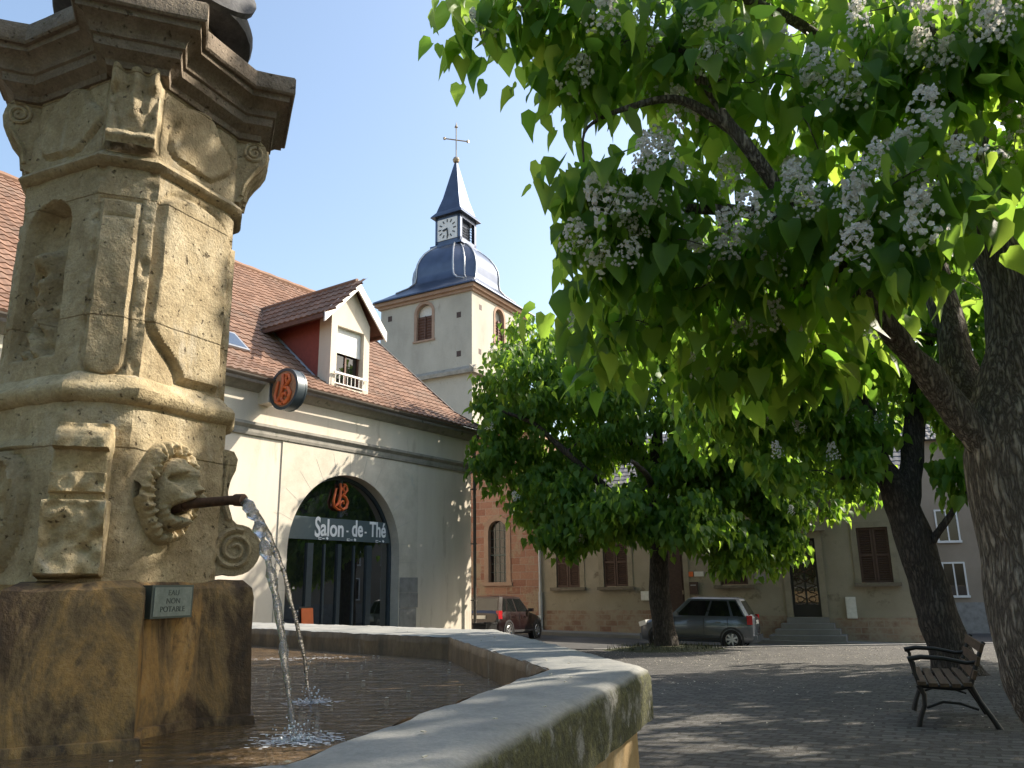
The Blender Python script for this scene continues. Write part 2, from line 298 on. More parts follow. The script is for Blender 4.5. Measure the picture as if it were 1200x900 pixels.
nt.links.new(ramp(nt, geo.outputs['Random Per Island'], [(0, (.74, .7, .62)), (.5, (.85, .82, .76)), (1, (.88, .86, .82))]), b.inputs['Base Color']); b.inputs['Roughness'].default_value = .7
out = nt.nodes['Material Output']; t = N(nt, 'ShaderNodeBsdfTranslucent'); t.inputs[0].default_value = (.8, .77, .73, 1)
a = N(nt, 'ShaderNodeMixShader'); a.inputs[0].default_value = .3; nt.links.new(b.outputs[0], a.inputs[1]); nt.links.new(t.outputs[0], a.inputs[2]); nt.links.new(a.outputs[0], out.inputs[0])
MAT['blossom'] = m

# ------------------------------------------------------------------ mesh helpers
class MB:
    def __init__(self): self.v = []; self.f = []; self.uv = None
    def add(self, vs, fs):
        o = len(self.v); self.v += [tuple(p) for p in vs]; self.f += [tuple(i+o for i in f) for f in fs]
    def box(self, c, s, rz=0, rx=0, ry=0):
        M = Matrix.Rotation(rz, 3, 'Z') @ Matrix.Rotation(ry, 3, 'Y') @ Matrix.Rotation(rx, 3, 'X')
        vs = [Vector(c) + M @ Vector((sx*s[0]/2, sy*s[1]/2, sz*s[2]/2)) for sx in (-1, 1) for sy in (-1, 1) for sz in (-1, 1)]
        self.add(vs, [(0, 1, 3, 2), (4, 6, 7, 5), (0, 4, 5, 1), (2, 3, 7, 6), (0, 2, 6, 4), (1, 5, 7, 3)])
    def bx(self, x0, x1, y0, y1, z0, z1): self.box(((x0+x1)/2, (y0+y1)/2, (z0+z1)/2), (x1-x0, y1-y0, z1-z0))
    def loft(self, rings, close=True, cap0=False, cap1=False):
        n = len(rings[0]); vs = [p for r in rings for p in r]; fs = []
        for i in range(len(rings)-1):
            for j in range(n if close else n-1):
                k = (j+1) % n; fs.append((i*n+j, i*n+k, (i+1)*n+k, (i+1)*n+j))
        if cap0: fs.append(tuple(range(n-1, -1, -1)))
        if cap1: fs.append(tuple((len(rings)-1)*n+j for j in range(n)))
        self.add(vs, fs)
    def tube(self, pts, rad, n=8, cap=True):
        pts = [Vector(p) for p in pts]; rings = []
        if isinstance(rad, (int, float)): rad = [rad]*len(pts)
        t0 = (pts[1]-pts[0]).normalized(); ref = Vector((0, 0, 1)) if abs(t0.z) < .9 else Vector((1, 0, 0))
        u = t0.cross(ref).normalized()
        for i, p in enumerate(pts):
            t = (pts[min(i+1, len(pts)-1)]-pts[max(i-1, 0)])
            t = t.normalized() if t.length > 1e-9 else t0
            u = u - t*u.dot(t); u = u.normalized() if u.length > 1e-6 else t.orthogonal().normalized(); w_ = t.cross(u)
            rings.append([p + (u*math.cos(a)+w_*math.sin(a))*rad[i] for a in [2*PI*k/n for k in range(n)]])
        self.loft(rings, True, cap, cap)
    def lathe(self, prof, n=20, c=(0, 0, 0)):
        self.loft([[(c[0]+r*math.cos(2*PI*k/n), c[1]+r*math.sin(2*PI*k/n), c[2]+z) for k in range(n)] for r, z in prof], True, True, True)
    def prism(self, poly, axis, a, b_):
        """poly of 2D points extruded along an axis ('x','y','z') from a to b"""
        def P3(p, q): return {'x': (q, p[0], p[1]), 'y': (p[0], q, p[1]), 'z': (p[0], p[1], q)}[axis]
        n = len(poly); vs = [P3(p, a) for p in poly]+[P3(p, b_) for p in poly]
        fs = [tuple(range(n-1, -1, -1)), tuple(range(n, 2*n))]+[(i, (i+1) % n, n+(i+1) % n, n+i) for i in range(n)]
        self.add(vs, fs)
    def xform(self, M):
        self.v = [tuple(M @ Vector(p)) for p in self.v]; return self
    def sub(self, fn): self.v = [fn(Vector(p)) for p in self.v]; return self

def obj(name, mb, mat, parent=None, smooth=None, loc=None, rotz=None, extra=None):
    nf = len(mb.f)
    if extra: mb.add(extra[0].v, extra[0].f)
    me = bpy.data.meshes.new(name); me.from_pydata([tuple(p) for p in mb.v], [], mb.f)
    bm = bmesh.new(); bm.from_mesh(me); bmesh.ops.recalc_face_normals(bm, faces=bm.faces); bm.to_mesh(me); bm.free()
    if mb.uv:
        lay = me.uv_layers.new(name='UVMap'); li = np.zeros(len(me.loops), dtype=np.int32); me.loops.foreach_get('vertex_index', li)
        lay.data.foreach_set('uv', np.array(mb.uv, dtype=np.float32)[li].ravel())
    if smooth:
        me.polygons.foreach_set('use_smooth', [True]*len(me.polygons)); me.set_sharp_from_angle(angle=math.radians(smooth))
    me.materials.append(MAT[mat] if isinstance(mat, str) else mat)
    if extra:
        me.materials.append(MAT[extra[1]]); me.polygons.foreach_set('material_index', [0]*nf+[1]*(len(mb.f)-nf))
    me.update()
    o = bpy.data.objects.new(name, me); COL.objects.link(o)
    if parent: o.parent = parent
    if loc is not None: o.location = loc
    if rotz is not None: o.rotation_euler.z = rotz
    return o
def tag(o, label=None, cat=None, group=None, kind=None):
    if label: o['label'] = label
    if cat: o['category'] = cat
    if group: o['group'] = group
    if kind: o['kind'] = kind
    return o
def thing(name, label, cat, loc=(0, 0, 0), rotz=0, group=None):
    o = bpy.data.objects.new(name, None); COL.objects.link(o); o.location = loc; o.rotation_euler = (0, 0, rotz); o.empty_display_size = .3
    return tag(o, label, cat, group)
def copy_tree(o, parent=None):
    c = o.copy(); COL.objects.link(c); c.parent = parent
    for ch in o.children: copy_tree(ch, c)
    return c
def text_mesh(name, body, size, mat, parent, loc, rot, sx=1.0, ext=.006, shear=0.0, align='CENTER', bold=0.0):
    c = bpy.data.curves.new(name, 'FONT'); c.body = body; c.size = size; c.extrude = ext; c.align_x = align; c.align_y = 'CENTER'; c.offset = bold; c.shear = shear
    t = bpy.data.objects.new(name+'_curve', c); COL.objects.link(t); bpy.context.view_layer.update()
    me = bpy.data.meshes.new_from_object(t.evaluated_get(bpy.context.evaluated_depsgraph_get()))
    bpy.data.objects.remove(t); bpy.data.curves.remove(c)
    me.name = name; me.materials.clear(); me.materials.append(MAT[mat])
    o = bpy.data.objects.new(name, me); COL.objects.link(o); o.parent = parent; o.location = loc; o.rotation_euler = rot; o.scale = (sx, 1, 1)
    return o
def rough_fn(amp, freq, seed=0):
    def f(p):
        q = p*freq + Vector((seed*7.3, seed*3.1, seed*1.7)); n1 = mnoise.noise_vector(q); n2 = mnoise.noise_vector(q*3.1)
        return tuple(p + n1*amp + n2*amp*.45)
    return f
def arch_pts(cx, r, zs, n=24, ry=None):
    ry = ry or r
    return [(cx + r*math.cos(a), zs + ry*math.sin(a)) for a in [PI - PI*i/n for i in range(n+1)]]
def arch_wall(mb, x0, x1, z0, z1, cx, r, zs, y0, y1, n=24, ry=None):
    """upright wall slab with an arched opening down to z0"""
    A = arch_pts(cx, r, zs, n, ry)
    mb.bx(x0, cx-r, y0, y1, z0, z1); mb.bx(cx+r, x1, y0, y1, z0, z1)
    top = [(a[0], z1) for a in A]
    rings = []
    for (a, t) in zip(A, top): rings.append([(a[0], y0, a[1]), (t[0], y0, t[1]), (t[0], y1, t[1]), (a[0], y1, a[1])])
    mb.loft(rings, True)
    mb.add([(cx-r, y0, z0), (cx-r, y1, z0), (cx-r, y1, zs), (cx-r, y0, zs)], [(0, 1, 2, 3)])
def tiles(mb, o, ex, es, ncol, nrow, tw, tl, amp=.03, step=.028, sub=5):
    """interlocking tiles: o corner at the eaves, ex along the eaves, es up the slope"""
    o = Vector(o); ex = Vector(ex).normalized(); es = Vector(es).normalized(); nn = ex.cross(es).normalized()
    if nn.z < 0: nn = -nn
    if mb.uv is None: mb.uv = []
    nx = ncol*sub+1
    for r in range(nrow):
        vs = []
        for e, (s, h) in enumerate(((0, step), (1.0, 0.0))):
            for i in range(nx):
                x = i/sub; fr = x % 1
                hh = amp*(.5+.5*math.cos(2*PI*fr))**1.5
                vs.append(o + ex*(x*tw) + es*((r+s)*tl*1.0) + nn*(h+hh)); mb.uv.append((x-.001 if i == nx-1 else x+.001, r+.5))
        for i in range(nx):
            x = i/sub; vs.append(o + ex*(x*tw) + es*(r*tl) + nn*(-.01)); mb.uv.append((x, r+.5))
        fs = [(i, i+1, nx+i+1, nx+i) for i in range(nx-1)]+[(2*nx+i, 2*nx+i+1, i+1, i) for i in range(nx-1)]
        mb.add(vs, fs)
def plane_grid(mb, x0, x1, y0, y1, nx, ny, zf):
    vs = [(x0+(x1-x0)*i/nx, y0+(y1-y0)*j/ny, 0) for j in range(ny+1) for i in range(nx+1)]
    vs = [(x, y, zf(x, y)) for x, y, _ in vs]
    mb.add(vs, [(j*(nx+1)+i, j*(nx+1)+i+1, (j+1)*(nx+1)+i+1, (j+1)*(nx+1)+i) for j in range(ny) for i in range(nx)])

# ------------------------------------------------------------------ ground
def gz(x, y):                      # the square falls gently away from the fountain
    return -1.05 - .033*min(max(y, -30), 25.4)
def road_z(x, y): return -1.99 - .028*(min(max(x, -12), 16)-6.9)
mb = MB(); plane_grid(mb, -400, 400, -400, 800, 2, 2, lambda x, y: -2.75); tag(obj('ground', mb, 'earth'), kind='structure')
mb = MB(); plane_grid(mb, -26, 40, -14, 25.4, 66, 40, lambda x, y: gz(x, y)+.012*mnoise.noise(Vector((x*.3, y*.3, 0))))
vs = [(-26+i, 25.4, gz(0, 25.4)+.012*mnoise.noise(Vector(((-26+i)*.3, 25.4*.3, 0)))) for i in range(67)]
mb.add(vs+[(p[0], p[1], -2.7) for p in vs], [(i, i+1, 67+i+1, 67+i) for i in range(66)]); tag(obj('plaza', mb, 'paving'), kind='structure')
mb = MB(); plane_grid(mb, -26, 44, 25.404, 46, 35, 10, road_z); tag(obj('road', mb, 'asphalt'), kind='structure')

mb = MB(); mb.bx(-26, 40, 25.404, 25.65, -2.6, 0); mb.sub(lambda p: (p.x, p.y, p.z if p.z < -1 else gz(0, 25.4)+.025)); tag(obj('kerb', mb, 'pavement'), kind='structure')
# ------------------------------------------------------------------ tea room building
AZ = 34.0
tea = thing('tea_room_building', 'long cream rendered building with red tiled roof and arched glass entrance', 'building', (-1.4448, 27, 0), math.radians(90-AZ))
ZB = -2.4
mb = MB(); arch_wall(mb, -19, 0, ZB, 5.16, -5.66, 2.12, 1.0, 0, .45)
mb.bx(-.35, 0, .45, 15.3, ZB, 5.16); mb.bx(-19, -18.65, .45, 15.3, ZB, 5.16)
for x0, x1 in ((-.35, 0), (-19, -18.65)): mb.prism([(0, 5.16), (15.3, 5.16), (7.65, 11.75)], 'x', x0, x1)
wall = obj('wall', mb, 'render', tea)
MAT['joint'] = plain('joint', (.42, .4, .35), .9)
mj = MB()
for i in range(13):                                   # joints between the voussoirs
    a = PI*(i+.5)/13; mj.box((-5.66+2.42*math.cos(a), -.031, 1.0+2.42*math.sin(a)), (.6, .004, .009), ry=-a)
for z in (-.75, .0, .75): mj.box((-7.9, -.031, z), (.34, .004, .009)); mj.box((-3.15, -.031, z), (.74, .004, .009))
mb = MB(); arch_wall(mb, -8.08, -2.76, ZB, 3.74, -5.66, 2.1, 1.0, -.03, .40, 32); obj('arch_surround', mb, 'limestone', tea, extra=(mj, 'joint'))
mb = MB(); mb.bx(-3.52, -2.72, -.05, .3, -.55, -.12); mb.bx(-3.52, -2.78, -.045, .3, ZB, -.56); mb.bx(-3.52, -2.74, -.055, .3, -.115, .32); obj('jamb_block', mb, 'grey_block', tea)
mb = MB(); mb.prism([(0.0, 3.76), (-.06, 3.76), (-.08, 3.83), (-.08, 3.92), (-.16, 4.0), (-.16, 4.07), (0.0, 4.1)], 'x', -19, .02); obj('cornice', mb, 'cornice_stone', tea)
mb = MB(); mb.prism([(0.0, 4.86), (-.1, 4.9), (-.26, 5.04), (-.26, 5.14), (0.0, 5.16)], 'x', -19, .02); obj('eaves_moulding', mb, 'cornice_stone', tea)
sl_up = math.hypot(6.65, 5.78)
mb = MB(); tiles(mb, (-19.3, -.42, 5.2), (1, 0, 0), (0, 1.42, .85), 81, 5, .242, math.hypot(1.42, .85)/5)
tiles(mb, (-19.3, 1.0, 6.05), (1, 0, 0), (0, 6.65, 5.75), 81, 27, .242, sl_up/27)
nv = len(mb.v); mb.add([(-19.3, 7.65, 11.8), (.3, 7.65, 11.8), (.3, 15.8, 5.0), (-19.3, 15.8, 5.0)], [(0, 1, 2, 3)]); mb.uv += [(0, 0), (1, 0), (1, 1), (0, 1)]
mb.sub(lambda p: (p.x, p.y, p.z+.05*mnoise.noise(Vector((p.x*.45, p.y*.3, 1)))+.02*mnoise.noise(Vector((p.x*1.3, p.y*1.1, 4))))); roof = obj('roof', mb, 'roof_tile', tea, 40)
mb = MB(); mb.tube([(-19.3+i*.4, 7.65, 11.84) for i in range(50)], [.12+.02*(i % 2) for i in range(50)], 8); obj('ridge', mb, 'roof_tile', tea, 40)
mb = MB(); mb.prism([(-.44, 5.18), (1.0, 5.98), (7.65, 11.73), (7.65, 11.9), (.98, 6.12), (-.46, 5.3)], 'x', .3, .36); obj('verge_board', mb, 'gutter', tea)
mb = MB(); prof = [(-.5+.09*math.cos(a), 5.13+.09*math.sin(a)) for a in [PI+PI*i/8 for i in range(9)]]+[(-.42, 5.13), (-.58, 5.13)][:1]
mb.prism(prof, 'x', -19.3, .34); obj('gutter', mb, 'gutter', tea)
mb = MB(); mb.tube([(-.12, -.5, 5.1), (-.12, -.3, 4.8), (-.12, -.24, 4.5), (-.12, -.24, -2.2)], .055, 10)
for z in (3.2, 1.4, -.4): mb.box((-.12, -.2, z), (.15, .16, .04))
obj('downpipe', mb, 'gutter', tea, 40)
# glazed entrance
mb = MB(); yg = .33
A = arch_pts(-5.66, 2.09, 1.0, 32); Ai = arch_pts(-5.66, 2.0, 1.0, 32)
mb.loft([[(a[0], yg-.05, a[1]), (a[0], yg+.05, a[1]), (b_[0], yg+.05, b_[1]), (b_[0], yg-.05, b_[1])] for a, b_ in zip(A, Ai)], True)
mb.bx(-7.75, -7.66, yg-.05, yg+.05, ZB, 1.0); mb.bx(-3.66, -3.57, yg-.05, yg+.05, ZB, 1.0)
for x, w_ in ((-6.72, .2), (-5.66, .13), (-4.5, .2)): mb.bx(x-w_/2, x+w_/2, yg-.06, yg+.06, ZB, 1.22)
for x in (-6.19, -5.08): mb.bx(x-.03, x+.03, yg-.04, yg+.04, ZB, 1.2)
mb.bx(-5.7, -5.62, yg-.05, yg+.05, 1.96, 3.02); mb.bx(-7.66, -3.66, yg-.045, yg+.045, -1.75, -1.66)
frame = obj('door_frame', mb, 'steel_blue', tea)
mb = MB(); Ag = arch_pts(-5.66, 2.0, 1.0, 32); n = len(Ag)
mb.add([(-7.66, yg, ZB), (-3.66, yg, ZB)]+[(a[0], yg, a[1]) for a in Ag[::-1]], [tuple(range(n+2))]); obj('pane', mb, 'glass', frame)
mb = MB(); hx = 2.0*math.cos(math.asin(.24/2.0))
pts = [a for a in arch_pts(-5.66, 2.0, 1.0, 60) if 1.24 < a[1] < 1.97]
L = [p for p in pts if p[0] < -5.66]; Rr = [p for p in pts if p[0] > -5.66]
poly = L+Rr; mb.prism(poly, 'y', yg-.075, yg-.055); mo_ = MB()
for x in (-6.3, -5.25, -4.1):                         # three short illegible ornament groups under the words
    mo_.box((x-.12, yg-.078, 1.375), (.1, .006, .018)); mo_.box((x-.12, yg-.078, 1.325), (.1, .006, .018)); mo_.box((x-.165, yg-.078, 1.35), (.018, .006, .07)); mo_.box((x+.0, yg-.078, 1.35), (.08, .006, .02)); mo_.box((x+.14, yg-.078, 1.36), (.07, .006, .06), ry=.6)
panel = obj('sign_panel', mb, 'panel_blue', tea, extra=(mo_, 'white_letter'))
text_mesh('lettering', 'S', .74, 'white_letter', panel, (-6.52, yg-.08, 1.62), (PI/2, 0, 0), .62, bold=.014)
text_mesh('lettering', 'alon', .64, 'white_letter', panel, (-5.98, yg-.08, 1.62), (PI/2, 0, 0), .8, bold=.012)
text_mesh('lettering', '-', .5, 'white_letter', panel, (-5.42, yg-.08, 1.62), (PI/2, 0, 0), .6)
text_mesh('lettering', 'de', .64, 'white_letter', panel, (-5.03, yg-.08, 1.65), (PI/2, 0, 0), .7, bold=.012)
text_mesh('lettering', '-', .5, 'white_letter', panel, (-4.7, yg-.08, 1.62), (PI/2, 0, 0), .6)
text_mesh('lettering', 'Th\u00e9', .6, 'white_letter', panel, (-4.2, yg-.08, 1.66), (PI/2, 0, 0), .72, bold=.012)
def emblem(mb, cx, cz, s, y, th):                     # flourished letter: tall stem, double bowl, tail
    def st(ps, r): mb.tube([(cx+p*s, y, cz+q*s) for p, q in ps], [r*s*(.6+.4*math.sin(PI*(i+.5)/len(ps))) for i in range(len(ps))], 6)
    st([(-.05, .5), (-.02, .3), (-.04, .05), (-.1, -.18), (-.22, -.32)], th)
    st([(.08, .48), (.24, .42), (.28, .28), (.16, .14), (.05, .08), (.22, .02), (.32, -.14), (.26, -.34), (.08, -.42), (-.06, -.3), (.0, -.14), (.12, -.12), (.14, -.22)], th)
    st([(-.24, .3), (-.3, .05), (-.36, -.15), (-.3, -.34), (-.14, -.42), (0, -.44)], th*.9)
    st([(.14, .2), (.1, .34), (.2, .5)], th*.7)
mb = MB(); emblem(mb, -5.72, 2.5, .8, yg-.09, .06); obj('emblem', mb, 'orange', panel, 60)
# room behind the glass
mb = MB(); mb.add([(-9, .5, ZB+.01), (-2.2, .5, ZB+.01), (-2.2, 6, ZB+.01), (-9, 6, ZB+.01), (-9, .5, 3.2), (-2.2, .5, 3.2), (-2.2, 6, 3.2), (-9, 6, 3.2)], [(0, 1, 2, 3), (4, 5, 6, 7), (3, 2, 6, 7), (0, 3, 7, 4), (1, 2, 6, 5)]); obj('interior_wall', mb, 'interior', tea)
# dormers
def dormer(cx):
    rz = lambda y: 5.15+.87*y
    hw, yf, zb, zw, za = .78, .28, 5.5, 7.78, 9.0; oh = .2
    mb = MB(); t_ = .24
    mb.bx(cx-hw, cx-hw+t_, yf, yf+.5, zb, zw); mb.bx(cx+hw-t_, cx+hw, yf, yf+.5, zb, zw); mb.bx(cx-hw+t_, cx+hw-t_, yf, yf+.5, 7.5, zw); mb.bx(cx-hw+t_, cx+hw-t_, yf-.05, yf+.5, zb, 5.68)
    mb.prism([(cx-hw, zw), (cx+hw, zw), (cx, za-.12)], 'y', yf, yf+.5); d_ = obj('dormer', mb, 'render', tea)
    mb = MB()
    for sgn in (-1, 1):
        x = cx+sgn*(hw-.03); mb.add([(x, yf+.5, zb), (x, 3.2, zb+2.3), (x, 3.2, zw), (x, yf+.5, zw)], [(0, 1, 2, 3)])
    obj('dormer_cheek', mb, 'red_board', d_)
    ov = 1.25; ze = za-ov*1.06
    mb = MB()
    for sgn in (-1, 1):
        tl = math.hypot(ov, za-ze)/5
        tiles(mb, (cx+sgn*ov, yf-oh+.02 if sgn > 0 else 4.6, ze), (0, sgn, 0), (-sgn*ov, 0, za-ze), 21, 5, .238, tl)
    mb.tube([(cx, yf-oh+.02+.35*i, za+.02) for i in range(14)], .075, 8); mb.uv += [(9, 9)]*(len(mb.v)-len(mb.uv)); obj('dormer_roof', mb, 'roof_tile', d_, 40)
    mb = MB()
    for sgn in (-1, 1):
        mb.loft([[(cx+sgn*(ov+.02), y, ze-.05-.24), (cx+sgn*(ov+.02), y, ze+.02), (cx, y, za+.03), (cx, y, za-.30)] for y in (yf-oh-.05, yf-oh)], True, True, True)
    obj('bargeboard', mb, 'white_paint', d_)
    mb = MB()
    for sgn in (-1, 1): mb.add([(cx+sgn*(ov-.02), yf-oh+.01, ze-.08), (cx, yf-oh+.01, za-.08), (cx, 4.2, za-.08), (cx+sgn*(ov-.02), 4.2, ze-.08)], [(0, 1, 2, 3)]); mb.bx(cx+sgn*ov-.05, cx+sgn*ov+.05, yf-oh+.01, 3.6, ze-.16, ze-.04)
    obj('soffit', mb, 'brown_wood', d_)
    mb = MB(); xa, xb = cx-hw+t_, cx+hw-t_; yw = yf+.22
    for x in (xa+.03, (xa+xb)/2, xb-.03): mb.bx(x-.03, x+.03, yw-.03, yw+.03, 5.7, 7.5)
    mb.bx(xa, xb, yw-.032, yw+.032, 7.44, 7.5); mb.bx(xa, xb, yw-.032, yw+.032, 5.685, 5.74); obj('window_frame', mb, 'brown_wood', d_)
    mb = MB(); mb.add([(xa, yw+.005, 5.69), (xb, yw+.005, 5.69), (xb, yw+.005, 7.5), (xa, yw+.005, 7.5)], [(0, 1, 2, 3)]); obj('pane', mb, 'dark_glass', d_)
    mb = MB(); mb.bx(xa+.01, xb-.01, yw-.09, yw-.06, 6.72, 7.5); obj('blind', mb, 'blind', d_)
    mb = MB(); mb.bx(cx-hw+.1, cx+hw-.1, yf-.1, yf-.05, 6.02, 6.08); mb.bx(cx-hw+.1, cx+hw-.1, yf-.09, yf-.06, 5.72, 5.75)
    for i in range(9): mb.bx(cx-hw+.15+i*.155, cx-hw+.165+i*.155, yf-.085, yf-.065, 5.72, 6.03)
    obj('railing', mb, 'white_paint', d_)
    mb = MB(); mb.bx(cx-hw-.04, cx+hw+.04, yf-.14, yf+.02, 5.44, 5.52); obj('window_sill', mb, 'limestone', d_)
    mb = MB()
    for sgn in (-1, 1): mb.tube([(cx+sgn*(hw+.02), yf+.1, rz(yf+.1)+.06), (cx+sgn*(hw+.02), 3.1, rz(3.1)+.06)], .05, 6)
    obj('flashing', mb, 'zinc', d_)
    return d_
dormer(-5.52)
mb = MB()
q = Vector((0, 6.65, 5.75)).normalized(); nq = Vector((0, -q.z, q.y))
def rp(x, y, h): return Vector((x, y, 5.15+.87*y+.03))+nq*h
mb.add([rp(-9.1, 1.25, .1), rp(-8.35, 1.25, .1), rp(-8.35, 2.0, .1), rp(-9.1, 2.0, .1), rp(-9.1, 1.25, -.1), rp(-8.35, 1.25, -.1), rp(-8.35, 2.0, -.1), rp(-9.1, 2.0, -.1)], [(0, 1, 2, 3), (0, 4, 5, 1), (1, 5, 6, 2), (2, 6, 7, 3), (3, 7, 4, 0)])
sk = obj('skylight', mb, 'zinc', tea)
mb = MB(); mb.add([rp(-9.03, 1.32, .106), rp(-8.42, 1.32, .106), rp(-8.42, 1.93, .106), rp(-9.03, 1.93, .106)], [(0, 1, 2, 3)]); obj('pane', mb, 'glass', sk)
# round hanging sign
def tea_pt(x, y, z): return tea.location + Matrix.Rotation(math.radians(90-AZ), 3, 'Z') @ Vector((x, y, z))
rs = thing('round_sign', 'round copper coloured hanging sign with raised letter on the cream facade', 'sign', tea_pt(-8.75, 0, 4.84), math.radians(90-AZ))
mb = MB(); mb.box((0, -.2, -.02), (.34, .4, .5)); obj('bracket', mb, 'render', rs)
def disc(mb, r, x0, x1, cy, cz, n=40): mb.loft([[(x, cy+rr*math.cos(a), cz+rr*math.sin(a)) for a in [2*PI*k/n for k in range(n)]] for x, rr in ((x0, r), (x1, r))], True, True, True)
mb = MB(); disc(mb, .51, -.13, .13, -.92, 0); obj('disc', mb, 'copper', rs, 40)
mb = MB()
for x in (-.13, .13): mb.loft([[(x+dx, -.92+rr*math.cos(a), rr*math.sin(a)) for a in [2*PI*k/40 for k in range(40)]] for dx, rr in ((-.02, .455), (-.02, .53), (.02, .53), (.02, .455), (-.02, .455))], True)
mb.loft([[(x, -.92+rr*math.cos(a), rr*math.sin(a)) for a in [2*PI*k/40 for k in range(40)]] for x, rr in ((-.12, .52), (.12, .52))], True); obj('rim', mb, 'steel_blue', rs, 40)
mb = MB(); emblem(mb, 0, 0, .8, 0, .07); mb.xform(Matrix.Translation((-.155, -.92, -.02)) @ Matrix.Rotation(-PI/2, 4, 'Z')); obj('emblem', mb, 'orange', rs, 60)
mb = MB(); emblem(mb, 0, 0, .8, 0, .07); mb.xform(Matrix.Translation((.155, -.92, -.02)) @ Matrix.Rotation(PI/2, 4, 'Z')); obj('emblem', mb, 'orange', rs, 60)
# board by the entrance
b0 = tea_pt(-7.45, -.55, 0); t = thing('menu_board', 'small orange board on a dark stand left of the arched glass entrance', 'board', (b0.x, b0.y, gz(0, b0.y)), math.radians(90-AZ))
mb = MB(); mb.box((0, 0, 1.02), (.36, .03, .55), rx=-.12); obj('panel', mb, 'orange', t)
mb = MB(); mb.box((0, .03, .66), (.4, .03, 1.35), rx=-.12); mb.box((0, .22, .55), (.4, .03, 1.1), rx=.14); obj('stand', mb, 'black_paint', t)

# ------------------------------------------------------------------ church tower
TA = 29.5
tw = thing('church_tower', 'square plastered church tower with dark bulbous dome, clock lantern and spire', 'tower', (-2.3811, 46, 0), math.radians(90-TA))
W = 7.05; ZT = 18.0
mb = MB(); mb.bx(0, W, 0, W, -2.7, 12.7)
def face_wall(mb, axis, sgn):                          # upper walls, each with one arched opening
    pass
mb.bx(.02, .5, .5, W-.5, 12.7, ZT); 
mb2 = MB(); arch_wall(mb2, 0, W, 15.1, ZT, 3.3, .58, 16.9, 0, .5, 16); mb.add(mb2.v, mb2.f)              # right face (local front)
mb2 = MB(); arch_wall(mb2, 0, W-.5, 15.1, ZT, 3.5, .62, 16.9, 0, .5, 16)
mb3 = MB()
M_ = Matrix(((0, 1, 0, 0), (-1, 0, 0, W), (0, 0, 1, 0), (0, 0, 0, 1)))
mb2.xform(M_); 
wallm = MB(); wallm.bx(0, W, 0, W, -2.7, 12.7); wallm.bx(0, W, 0, .5, 12.7, 15.1); wallm.bx(0, .5, .5, W, 12.7, 15.1)
wallm.add(MB().v, []); 
mbr = MB(); arch_wall(mbr, 0, W, 15.1, ZT, 3.3, .58, 16.9, 0, .5, 16); wallm.add(mbr.v, mbr.f); wallm.add(mb2.v, mb2.f)
wallm.bx(W-.5, W, .5, W, 12.7, ZT); wallm.bx(.5, W-.5, W-.5, W, 12.7, ZT)
obj('wall', wallm, 'tower_plaster', tw)
mb = MB(); mb.prism([(0, 12.5), (-.3, 12.45), (-.3, 12.68), (0, 12.95)], 'x', -.3, W+.3)
mm = MB(); mm.prism([(0, 12.5), (-.3, 12.45), (-.3, 12.68), (0, 12.95)], 'x', 0, W+.3); mm.xform(M_); mb.add(mm.v, mm.f); obj('string_course', mb, 'cornice_stone', tw)
def belfry(right):
    c, r = (3.3, .58) if right else (3.5, .62)
    mb = MB(); A = arch_pts(c, r+.16, 16.9, 16); B = arch_pts(c, r-.03, 16.9, 16)
    mb.loft([[(a[0], -.04, a[1]), (a[0], .2, a[1]), (b_[0], .2, b_[1]), (b_[0], -.04, b_[1])] for a, b_ in zip(A, B)], True, True, True)
    mb.bx(c-r-.16, c-r+.03, -.038, .2, 15.1, 16.9); mb.bx(c+r-.03, c+r+.16, -.038, .2, 15.1, 16.9); mb.bx(c-r-.22, c+r+.22, -.09, .2, 14.98, 15.1)
    if not right: mb.xform(M_)
    fr = obj('belfry_window', mb, 'church_trim' if 'church_trim' in MAT else 'trim_stone', tw)
    mb = MB(); mb.bx(c-r+.03, c+r-.03, .16, .2, 15.1, 16.72)
    for k in range(8): mb.box((c, .14, 15.22+k*.19), (2*r-.08, .09, .03), rx=.6)
    mb.bx(c-.03, c+.03, .08, .2, 15.1, 16.72)
    if not right: mb.xform(M_)
    obj('louvre', mb, 'brown_wood', fr)
    mb = MB(); n = 17; P_ = arch_pts(c, r-.03, 16.9, 16); mb.add([(c-r+.03, .3, 16.72), (c+r-.03, .3, 16.72)]+[(p[0], .3, p[1]) for p in P_[::-1]], [tuple(range(n+2))])
    if not right: mb.xform(M_)
    obj('arch_infill', mb, 'plate_white' if not right else 'tower_plaster', fr)
MAT['church_trim'] = mottled('church_trim', (.3, .2, .15), (.38, .27, .2), None, 2, 30, .9, .2, .01)
belfry(True); belfry(False)
for x, z in ((1.0, 16.9), (5.9, 16.6), (.9, 14.0), (5.9, 14.2)): mb = MB(); mb.box((x, -.004, z), (.3, .008, .34)); obj('putlog_hole', mb, 'dark_wood', tw)
for x, z in ((.75, 17.0), (6.1, 16.3), (6.1, 13.8), (1.0, 14.0)): mb = MB(); mb.box((x, -.004, z), (.32, .008, .36)); mb.xform(M_); obj('putlog_hole', mb, 'dark_wood', tw)
def csq(a, ch, z, c=W/2):
    k = a*ch; return [(c+x, c+y, z) for x, y in ((a, -k), (a, k), (k, a), (-k, a), (-a, k), (-a, -k), (-k, -a), (k, -a))]
mb = MB(); mb.bx(-.32, W+.32, -.32, W+.32, ZT-.12, ZT+.1); mb.bx(-.14, W+.14, -.14, W+.14, ZT-.3, ZT-.12); obj('eaves', mb, 'church_trim', tw)
